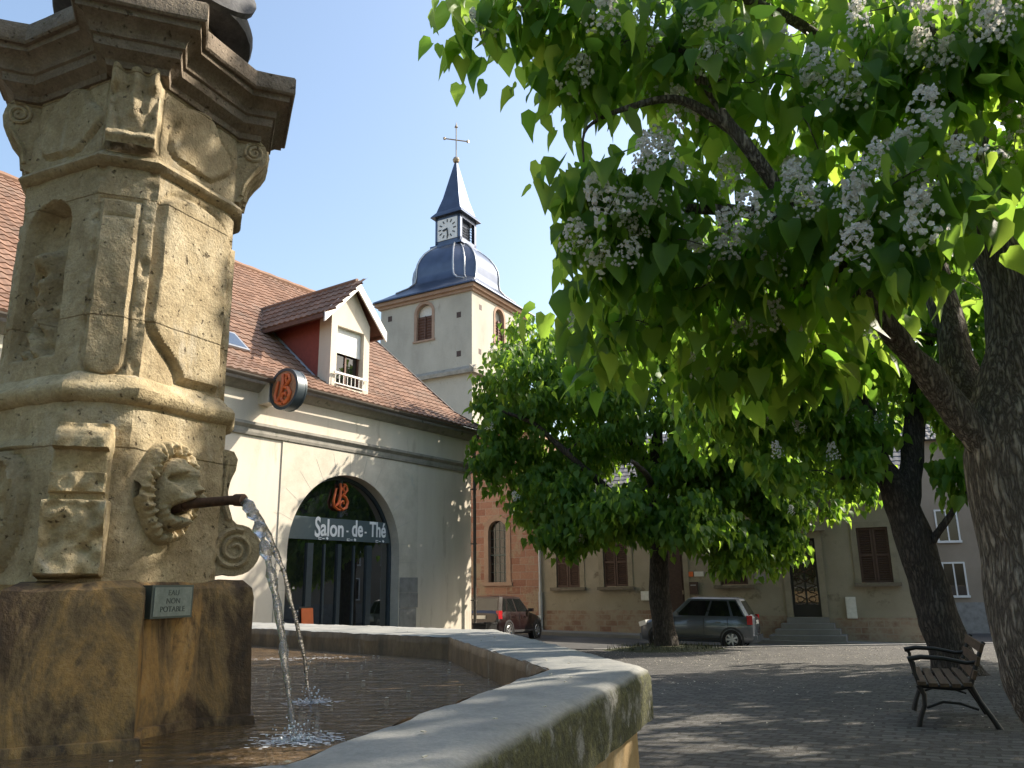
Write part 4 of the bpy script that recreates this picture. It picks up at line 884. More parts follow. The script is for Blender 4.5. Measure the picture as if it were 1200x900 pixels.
for k in (0, 1, 2): buttress(k)
# front buttress: weathered block with rough patches
th = math.radians(-45); R = Matrix.Rotation(th, 4, 'Z')
def front_h(u, z):
    base = .135
    if z > .455: b2 = base+.012*mnoise.noise(Vector((u*25, z*25, 6)))+.012*sstep(.505, .49, z)-.05*sstep(.505, .54, z)
    elif z > .385: b2 = base-.035+.012*gauss(u+.01, .03)*sstep(.38, .42, z)
    elif z > .315: b2 = base-.012+.014*mnoise.noise(Vector((u*30, z*30, 1)))
    elif z > .29: b2 = base-.034
    else: b2 = base+.012*gauss(z-.285, .012)-.004+.034*mnoise.noise(Vector((u*10, z*10, 7)))+.02*mnoise.noise(Vector((u*26, z*26, 2)))-.03*max(0, mnoise.noise(Vector((u*14, z*14, 12)))-.2)
    wdt = .088 if z > .3 else .098
    return b2-.2*sstep(wdt-.008, wdt+.004, abs(u))-.1*sstep(.06, .045, z)
mb = MB(); nu, nz = 44, 90; vs = []
for j in range(nz+1):
    z = .04+.51*j/nz
    for i in range(nu+1):
        u = -.105+.21*i/nu; vs.append((AC+front_h(u, z), u-.03*(1 if True else 0), lz(z)))
mb.add(vs, [(j*(nu+1)+i, j*(nu+1)+i+1, (j+1)*(nu+1)+i+1, (j+1)*(nu+1)+i) for j in range(nz) for i in range(nu)])
mb.sub(rough_fn(.003, 14, 31)); mb.xform(R); obj('front_buttress', mb, 'pale_sandstone', fc, 45)
# consoles carrying the cornice
def console(k):
    th = math.radians(45+90*k); R = Matrix.Rotation(th, 4, 'Z'); mb = MB(); hw = .088
    if k == 3:                                         # the front one keeps its acanthus leaf
        nu, nz = 36, 50; vs = []
        for j in range(nz+1):
            z = 1.61+.30*j/nz
            for i in range(nu+1):
                u = -.1+.2*i/nu; e = .09-abs(u)
                h = .052*sstep(-.004, .008, e)
                if z < 1.66: h += .016*gauss(z-1.64, .016)*sstep(0, .006, e)
                q = (z-1.665)/.24
                if z > 1.67: leaf_w = .03+.055*q; h += (.03*q*gauss(u, leaf_w)+.012*math.cos(u*90)*gauss(u, leaf_w)*sstep(.1, .5, q)+.03*gauss(u-.07, .02)*sstep(.6, .8, q)+.03*gauss(u+.07, .02)*sstep(.6, .8, q)-.012*gauss(abs(u)-leaf_w-.012, .01))*sstep(-.004, .008, e)
                h += .006*mnoise.noise(Vector((u*25, z*25, 3)))
                vs.append((AC+h, u, lz(z)))
        mb.add(vs, [(j*(nu+1)+i, j*(nu+1)+i+1, (j+1)*(nu+1)+i+1, (j+1)*(nu+1)+i) for j in range(nz) for i in range(nu)])
    else:
        pr = [(.33, 1.605), (.40, 1.61), (.412, 1.63), (.418, 1.67), (.43, 1.71), (.452, 1.745), (.475, 1.775), (.492, 1.81), (.498, 1.85), (.492, 1.885), (.47, 1.908), (.33, 1.908)]
        mb.loft([[(p, y, lz(q)) for p, q in pr] for y in (-hw, 0, hw)], True, True, True)
        for s in (-1, 1):
            spiral_tube(mb, .446, lz(1.85), .046, 2.0, s*(hw+.001), s, .009)
            mb.tube([(p, s*(hw+.001), lz(q)) for p, q in [(.47, 1.79), (.44, 1.74), (.415, 1.69), (.405, 1.64)]], .009, 6)
        for i in range(3): mb.tube([(p+.002, (i-1)*.05, lz(q)) for p, q in pr[2:10]], .012, 6)
    mb.sub(rough_fn(.003, 12, 40+k)); mb.xform(R); obj('console', mb, 'sandstone', fc, 42)
for k in range(4): console(k)
# lion mask with its pipe
LU, LZ, LW, LH = -.052, .345, .118, .165
def lion_h(u, z):
    p, q = (u-LU)/LW, (z-LZ)/LH
    edge = 1.0-.1*gauss(q-.55, .3)+.1*gauss(q+.1, .4)
    r = math.hypot(p*(1.0-.12*q)/edge, q*.97); ang = math.atan2(q, p)
    if r > 1.14: return -.03
    mane = sstep(.55, .72, r)
    lock = math.sin(ang*11+2.2*math.sin(r*7))                                   # locks of the mane
    h = .02+mane*(.024+.005*lock+.006*math.sin(ang*31+r*6))*sstep(1.14, .95, r)
    f = math.hypot(p/.62, (q+.06)/.78)                                           # the face proper stands out of it
    h += .085*math.sqrt(max(0, 1-min(1, f)**2))-.016*gauss(f-1.03, .07)
    h += .034*(gauss(p-.26, .19)+gauss(p+.26, .19))*gauss(q-.42, .11)           # brows
    h += .02*gauss(p, .08)*gauss(q-.46, .2)
    h += .032*gauss(p, .16)*sstep(-.1, .0, q)*sstep(.5, .25, q)                 # nose ridge
    h += .03*gauss(p, .22)*gauss(q+.03, .10)                                   # nose tip
    h += .05*gauss(abs(p)-.2, .15)*gauss(q+.17, .10)                            # upper lips
    h += .02*gauss(abs(p)-.44, .12)*gauss(q+.06, .16)                           # cheeks
    h -= .06*gauss(abs(p)-.3, .11)*gauss(q-.235, .075)                        # eye hollows
    h += .026*gauss(abs(p)-.3, .055)*gauss(q-.235, .045)                        # eyeballs
    h -= .006*gauss(abs(p)-.13, .02)*gauss(q+.13, .1)
    h -= .125*gauss(p, .23)*gauss(q+.40, .105)                                  # open mouth
    h += .03*gauss(p, .2)*gauss(q+.64, .09)                                     # chin
    h += .018*gauss(abs(p)-.62, .1)*gauss(q-.62, .12)                           # ears
    h += .007*mnoise.noise(Vector((u*45, z*45, 3)))+.004*mnoise.noise(Vector((u*110, z*110, 3)))
    return h*sstep(1.14, 1.04, r)-.03*sstep(1.04, 1.14, r)
mb = MB(); nu, nz = 90, 124; vs = []
for j in range(nz+1):
    z = LZ-LH*1.14+2.28*LH*j/nz
    for i in range(nu+1):
        u = LU-LW*1.14+2.28*LW*i/nu; vs.append((AM+.03+1.15*lion_h(u, z), u, lz(z)))
mb.add(vs, [(j*(nu+1)+i, j*(nu+1)+i+1, (j+1)*(nu+1)+i+1, (j+1)*(nu+1)+i) for j in range(nz) for i in range(nu)]); lion = obj('lion_mask', mb, 'pale_sandstone', fc, 60)
mb = MB(); mb.tube([(AM+.01, LU-.004, lz(.296)), (.5, LU-.006, lz(.297)), (.68, LU-.006, lz(.299)), (.735, LU-.006, lz(.296))], [.02, .018, .017, .018], 12); mb.tube([(AM+.05, LU-.005, lz(.296)), (.475, LU-.005, lz(.297))], [.03, .026], 12); mb.tube([(.70, LU-.006, lz(.2985)), (.736, LU-.006, lz(.296))], .021, 12)
mb.sub(rough_fn(.0015, 30, 2)); obj('spout', mb, 'rust_iron', lion, 50)
# notice plaque
mb = MB(); mb.bx(AM+.06, AM+.105, -.135, .045, lz(-.085), lz(.024)); pq = obj('plaque', mb, 'plaque_edge', fc)
mb = MB(); mb.bx(AM+.1052, AM+.108, -.126, .036, lz(-.078), lz(.017)); pf = obj('plaque_face', mb, 'plaque', pq)
for body, z, sz in (('EAU', -.002, .026), ('NON', -.029, .026), ('POTABLE', -.056, .026)):
    text_mesh('lettering', body, sz, 'plaque_edge', pq, (AM+.1085, -.045, lz(z)), (PI/2, 0, PI/2), 1.0, ext=.0008)
# grey carving on top of the column
st = thing('stone_statue', 'dark grey carved stone figure base crowning the fountain column', 'statue', (PX, PY, 2.372), math.radians(-24))
mb = MB(); mb.lathe([(.0, .0), (.36, .0), (.4, .02), (.41, .06), (.4, .1), (.36, .13), (0, .13)], 32); mb.sub(rough_fn(.006, 9, 51)); obj('base', mb, 'statue', st, 40)
mb = MB(); prof = [(.0, .1), (.3, .1), (.31, .2), (.24, .35), (.2, .55), (.17, .8), (.14, 1.0), (0, 1.02)]
rings = [[(max(r, .001)*(1+.12*math.sin(9*a+z*6))*math.cos(a), max(r, .001)*(1+.12*math.sin(9*a+z*6))*math.sin(a), z) for a in [2*PI*k/60 for k in range(60)]] for r, z in prof]
mb.loft(rings, True, True, True); mb.sub(rough_fn(.02, 5, 52)); obj('drapery', mb, 'statue', st, 50)
mb = MB()                                              # shield leaning at the figure's side
mb.lathe([(0, -.03), (.2, -.02), (.25, 0), (.25, .03), (.2, .045), (0, .05)], 32); mb.xform(Matrix.Translation((.26, -.02, .22)) @ Matrix.Rotation(math.radians(62), 4, Vector((.3, 1, 0)))); obj('shield', mb, 'statue', st, 40)

# ------------------------------------------------------------------ water from the spout
TIP = Vector((PX, PY, 0))+Matrix.Rotation(math.radians(-24), 3, 'Z') @ Vector((.737, LU-.006, .293))
ws = thing('water_stream', 'clear water pouring in two strands from the iron spout into the basin', 'water', TIP)
def jet(mb, land, r0, r1, bulge, seed):
    d = Vector(land)-TIP; pts = []; rr = []
    n_ = 60
    for i in range(n_+1):
        s = i/n_; zz = d.z*(s*.22+.78*s*s)
        p = Vector((d.x*s, d.y*s, zz)); w_ = .012*s
        p += Vector((w_*mnoise.noise(Vector((s*9, seed, 0))), w_*mnoise.noise(Vector((s*9, seed, 5))), 0)); pts.append(p)
        rr.append((r0+(r1-r0)*s)*(1+bulge*mnoise.noise(Vector((s*16, seed, 2)))+.35*mnoise.noise(Vector((s*42, seed, 8)))))
    mb.tube(pts, rr, 9)
    for i in range(26):                                # drops shed along the strand
        s = random.uniform(.35, 1); k = int(s*n_); p = pts[k]+Vector((random.gauss(0, .012), random.gauss(0, .012), random.gauss(0, .01))); r = random.uniform(.002, .0055)
        mb.lathe([(0, -r*1.4), (r*.8, -r*.7), (r, 0), (r*.7, r*.8), (0, r*1.5)], 6, tuple(p))
mb = MB(); jet(mb, (-.71, 2.72, WATZ), .02, .0095, .9, 1); obj('strand', mb, 'jet_water', ws, 80)
mb = MB(); jet(mb, (-.86, 3.55, WATZ), .012, .007, .9, 2); obj('strand', mb, 'jet_water', ws, 80)
mb = MB()
for (cx, cy, sx_, sy_, n_) in ((-.69, 2.69, .13, .11, 420), (-.86, 3.55, .11, .11, 200), (-1.5, 5.75, .5, .12, 170)):
    for i in range(n_):
        x, y = random.gauss(cx, sx_*.5), random.gauss(cy, sy_*.5); r = random.uniform(.002, .011)*random.uniform(.4, 1); q = random.uniform(0, 3); mb.add([(x+r*math.cos(a)*(1.6+.5*math.cos(3*a+q)), y+r*math.sin(a)*(.7+.3*math.cos(2*a+q)), WATZ+.0022) for a in [2*PI*k/8 for k in range(8)]], [tuple(range(8))])
for (cx, cy, n_) in ((-.70, 2.70, 80), (-.86, 3.55, 45)):
    for i in range(n_):
        a = random.uniform(0, 2*PI); q = abs(random.gauss(0, .05)); r = random.uniform(.0015, .005); h = random.random()**2*.06*(1-q*4)
        if h > 0: mb.lathe([(0, -r), (r*.8, -r*.4), (r, .1*r), (r*.6, r*.8), (0, r)], 6, (cx+q*math.cos(a), cy+q*math.sin(a), WATZ+.004+h))
tag(obj('foam', mb, 'foam', None, 80), kind='stuff')
mb = MB()
for i in range(70):
    a = random.random(); x, y = random.uniform(-2.2, .05), random.uniform(1.9, 6.2)
    if math.hypot(x-PX, y-PY) < .75: continue
    s = random.uniform(.005, .012); mb.box((x, y, WATZ+.0015), (s, s*1.4, .0015), rz=random.random()*3)
for i in range(45):
    k = random.random(); i0 = random.choice((0, 6, 7, 0, 7)); A_, B_ = Vector(OUT[i0]), Vector(OUT[(i0+1) % 8]); C_, D_ = Vector(INN[i0]), Vector(INN[(i0+1) % 8]); p = A_.lerp(B_, k).lerp(C_.lerp(D_, k), random.uniform(.1, .9)); s = random.uniform(.004, .009)
    mb.box((p.x, p.y, RIMZ+.004), (s, s*1.5, .002), rz=random.random()*3, rx=random.uniform(-.2, .2))
tag(obj('floating_petals', mb, 'petal'), kind='stuff')

# ------------------------------------------------------------------ bench
bench = thing('park_bench', 'slatted wooden park bench with black cast iron ends under the trees', 'bench', (4.2, 8.35, gz(0, 8.35)), math.radians(66)); bench.scale = (.93, .93, .93)
mb = MB()
for i in range(5): mb.box((0, .22-.1*i+.0, .43+(.012 if i in (0, 4) else 0)), (1.56, .075, .032))
obj('seat', mb, 'bench_wood', bench)
mb = MB()
for i in range(3): mb.box((0, -.25-.045*i, .53+.125*i), (1.56, .03, .085), rx=.33)
obj('backrest', mb, 'bench_wood', bench)
for s in (-1, 1):
    x = s*.64; mb = MB()
    def bar(ps, r): mb.tube([(x, p, q) for p, q in ps], r, 8)
    bar([(.3, 0), (.27, .1), (.22, .22), (.21, .32), (.25, .41)], [.03, .025, .022, .024, .028])
    bar([(-.42, 0), (-.36, .12), (-.27, .28), (-.21, .42), (-.27, .58), (-.36, .8), (-.38, .83)], [.03, .026, .024, .028, .024, .02, .02])
    bar([(.25, .41), (.1, .4), (-.1, .39), (-.21, .42)], .024)
    bar([(.24, .41), (.27, .52), (.27, .62), (.3, .66)], [.024, .018, .018, .022]); bar([(.32, .655), (.2, .68), (0, .67), (-.2, .63), (-.3, .64)], [.026, .024, .022, .02, .018])
    bar([(.2, .2), (.05, .26), (-.1, .25), (-.25, .2)], .012)
    obj('end_frame', mb, 'black_iron', bench, 60)

# ------------------------------------------------------------------ cars
def car(name, label, loc, rotz, L_, H_, W_, pmat, group=None, seed=0, tilt=0):
    """hatchback; local +x = forward, z = 0 at the road"""
    c = thing(name, label, 'car', loc, rotz, group); c.rotation_euler.y = tilt
    f, r = L_/2, -L_/2; wb = L_*.315; hw = W_/2; wr = .30; belt = .60*H_
    def stn(x, zt, zb, ws, wt):                        # half section from the sill to the deck
        return [(x, -ws*.93, zb), (x, -ws, zb+.12), (x, -ws*1.0, .42*H_), (x, -ws*.985, (zt+.42*H_)/2), (x, -wt, zt-.02), (x, -wt*.8, zt), (x, 0, zt+.015), (x, wt*.8, zt), (x, wt, zt-.02), (x, ws*.985, (zt+.42*H_)/2), (x, ws, .42*H_), (x, ws, zb+.12), (x, ws*.93, zb)]
    st_ = [(f, .40*H_, .26, hw*.62, hw*.55), (f-.06, .46*H_, .22, hw*.8, hw*.72), (f-.25, .52*H_, .19, hw*.95, hw*.86), (f-.6, .565*H_, .19, hw, hw*.9), (f-1.05, .61*H_, .19, hw, hw*.92), (.25, .625*H_, .2, hw, hw*.93), (-.7, .635*H_, .2, hw, hw*.93), (r+.5, .66*H_, .2, hw, hw*.92), (r+.14, .66*H_, .22, hw*.96, hw*.88), (r+.03, .6*H_, .26, hw*.9, hw*.82), (r, .46*H_, .3, hw*.82, hw*.78)]
    mb = MB(); mb.loft([stn(*s) for s in st_], True, True, True); body = obj('body', mb, pmat, c, 32)
    # cabin: tapering box with raked screens
    zb, zt = .6*H_, H_; xs_b = (f-1.0, r+.1); xs_t = (f-1.62, r+.42); wb_, wt_ = hw*.93, hw*.76
    def cs(t): x0 = xs_b[0]+(xs_t[0]-xs_b[0])*t; x1 = xs_b[1]+(xs_t[1]-xs_b[1])*t; y = wb_+(wt_-wb_)*t; z = zb+(zt-.05-zb)*t; return x0, x1, y, z
    rings = []
    for t in (0, .5, 1.0):
        x0, x1, y, z = cs(t); rings.append([(x0, -y*.92, z), (x0, y*.92, z), (x0-.12, y, z), (x1+.1, y, z), (x1, y*.9, z), (x1, -y*.9, z), (x1+.1, -y, z), (x0-.12, -y, z)])
    x0, x1, y, z = cs(1); rings.append([(x0-.16, -y*.8, zt), (x0-.16, y*.8, zt), (x0-.25, y*.85, zt-.005), (x1+.2, y*.85, zt-.005), (x1+.14, y*.78, zt-.01), (x1+.14, -y*.78, zt-.01), (x1+.2, -y*.85, zt-.005), (x0-.25, -y*.85, zt-.005)])
    mb = MB(); mb.loft(rings, True, False, True); obj('roof', mb, pmat, c, 32)
    def side(s, a, b_, t0=.1, t1=.9):                  # side window between fractions a..b of the cabin length
        out = []
        for t, q in ((t0, a), (t0, b_), (t1, b_), (t1, a)):
            x0, x1, y, z = cs(t); x0 -= .14; x1 += .12; out.append((x0+(x1-x0)*q, s*(y+.006), z))
        return out
    for s in (-1, 1):
        for a, b_ in ((.02, .44), (.48, .80), (.84, .985)):
            mb = MB(); p = side(s, a, b_); mb.add(p+[(x, y-s*.02, z) for x, y, z in p], [(0, 1, 2, 3), (4, 5, 6, 7)]); obj('side_window', mb, 'car_glass', c)
    for e in (0, 1):
        ps = []
        for t, sy in ((.12, -1), (.12, 1), (.9, 1), (.9, -1)):
            x0, x1, y, z = cs(t); ps.append(((x0+.008) if e == 0 else (x1-.008), sy*y*.82, z))
        mb = MB(); mb.add(ps, [(0, 1, 2, 3)]); obj('windscreen' if e == 0 else 'rear_window', mb, 'car_glass', c)
    for s in (-1, 1):
        for x in (wb, -wb):
            mb = MB(); n_ = 28
            def rg(rad, y): return [(x+rad*math.cos(2*PI*k/n_), s*y, wr+rad*math.sin(2*PI*k/n_)) for k in range(n_)]
            mb.loft([rg(wr+.075, hw-.2), rg(wr+.075, hw+.004), rg(wr+.02, hw+.006), rg(wr+.02, hw-.2)], True); obj('wheel_arch', mb, 'plastic', c, 40)
            mb = MB(); mb.loft([rg(wr*.62, hw-.19), rg(wr*.95, hw-.19), rg(wr, hw-.15), rg(wr, hw-.03), rg(wr*.95, hw+.008), rg(wr*.66, hw+.01), rg(wr*.62, hw-.02)], True); ty = obj('wheel', mb, 'tyre', c, 40)
            mb = MB(); mb.loft([rg(wr*.66, hw+.0), rg(wr*.6, hw+.012), rg(wr*.56, hw-.01)], True)
            for k in range(7):
                a = 2*PI*k/7; mb.box((x+wr*.32*math.cos(a), s*(hw-.004), wr+wr*.32*math.sin(a)), (wr*.56, .02, .055), ry=-a)
            mb.loft([rg(wr*.14, hw-.02), rg(wr*.14, hw+.012)], True, True, True); obj('rim', mb, 'alloy', ty, 40)
            mb = MB(); mb.loft([rg(wr*.6, hw-.05), rg(wr*.02, hw-.05)], True); obj('brake', mb, 'plastic', ty)
        mb = MB(); mb.box((r+.12, s*hw*.87, .57*H_), (.17, .13, .27), rz=s*.25); obj('tail_lamp', mb, 'red_lamp', c)
        mb = MB(); mb.box((f-.17, s*hw*.74, .455*H_), (.3, .26, .15), rz=-s*.45, ry=.28); obj('headlamp', mb, 'clear_lamp', c)
        mb = MB(); mb.box((f-1.28, s*(hw+.06), .67*H_), (.12, .17, .11)); obj('wing_mirror', mb, pmat, c)
        for q in (.15, -.75):
            mb = MB(); mb.box((q, s*(hw+.004), .52*H_), (.17, .02, .03)); obj('door_handle', mb, pmat, c)
        mb = MB()
        for q in (.62, -.3, -1.05): mb.box((q, s*(hw-.003), .43*H_), (.012, .012, .34*H_))
        mb.box((0, s*(hw+.004), .3), (L_*.42, .02, .07)); obj('door_seam', mb, 'plastic', c)
    mb = MB(); mb.box((r+.0, 0, .33), (.16, W_*.86, .2)); obj('bumper', mb, pmat, c, 30); mb = MB(); mb.box((f-.05, 0, .3), (.14, W_*.72, .18)); obj('bumper', mb, pmat, c, 30)
    mb = MB(); mb.box((r-.015, 0, .52*H_), (.02, .5, .11)); obj('number_plate', mb, 'plate_white', c); mb = MB(); mb.box((f+.02, 0, .36), (.02, .5, .11)); obj('number_plate', mb, 'plate_white', c)
    mb = MB(); mb.box((0, 0, .28), (L_*.86, W_*.8, .16)); mb.bx(-.9, .9, -hw*.7, hw*.7, .36, .5); obj('underside', mb, 'plastic', c)
    mb = MB()
    for x, y in ((.15, .35), (.15, -.35), (-.75, .35), (-.75, -.35)): mb.box((x-.2, y, .68), (.14, .42, .5), ry=-.2); mb.box((x-.27, y, 1.02), (.09, .24, .2))
    obj('seat', mb, 'plastic', c, 30)
    return c
car('parked_car', 'blue grey hatchback parked beyond the tree in front of the old house', (6.0, 27.25, road_z(6.0, 27.25)), math.radians(156), 3.65, 1.56, 1.66, 'paint_blue', tilt=math.radians(-1.4))
car('parked_car', 'dark red car parked beside the corner of the cream building', (-.45, 29.6, road_z(-.45, 29.6)), math.radians(63), 3.5, 1.48, 1.62, 'paint_red', tilt=math.radians(1.4))
px_ = tea_pt(-.62, -1.0, 0); t = thing('planter', 'low black planter box at the foot of the cream building corner', 'planter', (px_.x, px_.y, gz(0, px_.y)), math.radians(90-AZ))
mb = MB(); mb.loft([[(-.3*s, -.25*s, z), (.3*s, -.25*s, z), (.3*s, .25*s, z), (-.3*s, .25*s, z)] for s, z in ((.85, 0), (1, .75), (1.05, .77), (1.05, .82), (.9, .82), (.9, .7))], True, True, True); obj('box', mb, 'black_paint', t)

# ------------------------------------------------------------------ trees
LEAF = np.array([(0, 0, 0), (.32, 0, -.015), (.66, 0, -.06), (1.0, 0, -.16), (-.09, .2, .03), (.1, .4, .05), (.42, .38, .01), (.72, .18, -.06), (-.09, -.2, .03), (.1, -.4, .05), (.42, -.38, .01), (.72, -.18, -.06)], dtype=np.float64)
LEAF_F = [(0, 1, 5, 4), (1, 2, 6, 5), (2, 7, 6), (2, 3, 7), (0, 8, 9, 1), (1, 9, 10, 2), (2, 10, 11), (2, 11, 3)]
LEAF_LO = [0, 3, 5, 6, 9, 10]
def leaves_mesh(name, pos, dirs, nrm, size, mat, parent, curl=None):
    n = len(pos); d = dirs/np.linalg.norm(dirs, axis=1, keepdims=True)
    nn = nrm-d*np.sum(nrm*d, axis=1, keepdims=True); nn /= np.linalg.norm(nn, axis=1, keepdims=True)+1e-9; s = np.cross(nn, d)
    T = LEAF
    sz = size[:, None, None]; wv = RNG.uniform(.85, 1.12, n)[:, None]; cv = RNG.uniform(.3, 2.2, n)[:, None]
    fo = RNG.uniform(-.15, .75, n)[:, None]; dp = RNG.uniform(-.05, .45, n)[:, None]; tw_ = RNG.normal(0, .16, n)[:, None]
    Z = T[None, :, 2]*cv+np.abs(T[None, :, 1])*fo-dp*T[None, :, 0]**2+tw_*T[None, :, 0]*T[None, :, 1]*2
    V = pos[:, None, :]+sz*(T[None, :, 0:1]*d[:, None, :]+(T[None, :, 1]*wv)[..., None]*s[:, None, :]+Z[..., None]*nn[:, None, :])
    V = V.reshape(-1, 3); k = len(T)
    tris = [f for f in LEAF_F]
    lv = np.concatenate([np.array(f) for f in tris]); cnt_ = np.array([len(f) for f in tris])
    L = (lv[None, :]+(np.arange(n)*k)[:, None]).ravel(); tot = np.tile(cnt_, n); st_ = np.concatenate([[0], np.cumsum(tot)[:-1]])
    me = bpy.data.meshes.new(name); me.vertices.add(len(V)); me.vertices.foreach_set('co', V.ravel().astype(np.float32))
    me.loops.add(len(L)); me.loops.foreach_set('vertex_index', L.astype(np.int32)); me.polygons.add(len(tot)); me.polygons.foreach_set('loop_start', st_.astype(np.int32)); me.polygons.foreach_set('loop_total', tot.astype(np.int32))
    me.polygons.foreach_set('use_smooth', np.ones(len(tot), dtype=bool)); me.update(calc_edges=True); me.validate()
    me.materials.append(MAT[mat]); o = bpy.data.objects.new(name, me); COL.objects.link(o); o.parent = parent; return o
# lit places on the fountain and the rim that the sun reaches through gaps in the crown
GAPS = []
Rf = Matrix.Rotation(math.radians(-24), 3, 'Z')
def fpt(x, y, z): return Vector((PX, PY, 0))+Rf @ Vector((x, y, z))
for u, z, r in ((-.02, 1.36, .1), (.06, 1.42, .08), (.0, 1.2, .12), (-.05, 1.05, .1), (.1, 1.1, .08), (.02, .92, .12), (-.12, .85, .1), (.1, .8, .1), (-.18, 1.15, .05), (-.15, .72, .1), (-.2, .6, .07), (-.12, .55, .07), (.0, .6, .06), (-.02, .45, .05), (-.2, .3, .05), (-.1, .1, .07), (-.2, .06, .05), (.08, 1.75, .035), (-.03, 1.8, .03), (.25, 2.1, .03)):
    GAPS.append((fpt(AM+.03, u, z), r))
for x, y, r in ((.2, 3.5, .2), (.35, 3.3, .18), (.05, 3.75, .15), (-.05, 4.3, .1), (.42, 3.55, .16), (.25, 3.15, .1), (.1, 3.4, .1), (.5, 3.35, .12)): GAPS.append((Vector((x, y, RIMZ)), r))
for u, v, Y, r in ((300, 560, 0, 0),): pass
def in_gap(p):
    for q, r in GAPS:
        w_ = p-q; t_ = w_.dot(SUNDIR)
        if t_ > .4 and (w_-SUNDIR*t_).length < r*1.12: return True
    return False
# blossoms: three panicles shared by every flower cluster
def panicle(seed):
    rd = random.Random(seed); mb = MB()
    for i in range(78):
        h = rd.random()**.8; rr = .15*(1-.6*h)*math.sqrt(rd.uniform(.15, 1)); a = rd.uniform(0, 2*PI)
        c = Vector((rr*math.cos(a), rr*math.sin(a), -.02+.29*h)); ax = Vector((math.cos(a), math.sin(a), rd.uniform(-.1, .6))).normalized()
        u = ax.orthogonal().normalized(); w_ = ax.cross(u); s = rd.uniform(.012, .0185); base = c-ax*s*1.0
        ring_ = []
        for k in range(10):
            b_ = 2*PI*k/10; q = s*(1.1 if k % 2 == 0 else .8); ring_.append(c+(u*math.cos(b_)+w_*math.sin(b_))*q+ax*s*(.25 if k % 2 else -.1+.3*rd.random()))
        mb.add([base]+ring_, [(0, 1+k, 1+(k+1) % 10) for k in range(10)])
    for i in range(8):
        a = rd.uniform(0, 2*PI); h = rd.random()*.2; mb.tube([(0, 0, h), (.07*math.cos(a), .07*math.sin(a), h+.05)], .0015, 3)
    me = bpy.data.meshes.new('blossom'); me.from_pydata(mb.v, [], mb.f); me.materials.append(MAT['blossom']); return me
PAN = [panicle(k) for k in range(3)]
def catmull(pts, k=5):
    P = [Vector(p[:3]) for p in pts]; Rr = [p[3] for p in pts]; out = []; rad = []
    for i in range(len(P)-1):
        p0, p1, p2, p3 = P[max(i-1, 0)], P[i], P[i+1], P[min(i+2, len(P)-1)]
        for j in range(k):
            t_ = j/k; out.append(.5*((2*p1)+(p2-p0)*t_+(2*p0-5*p1+4*p2-p3)*t_*t_+(3*p1-p0-3*p2+p3)*t_**3)); rad.append(Rr[i]+(Rr[i+1]-Rr[i])*t_)
    return out+[P[-1]], rad+[Rr[-1]]
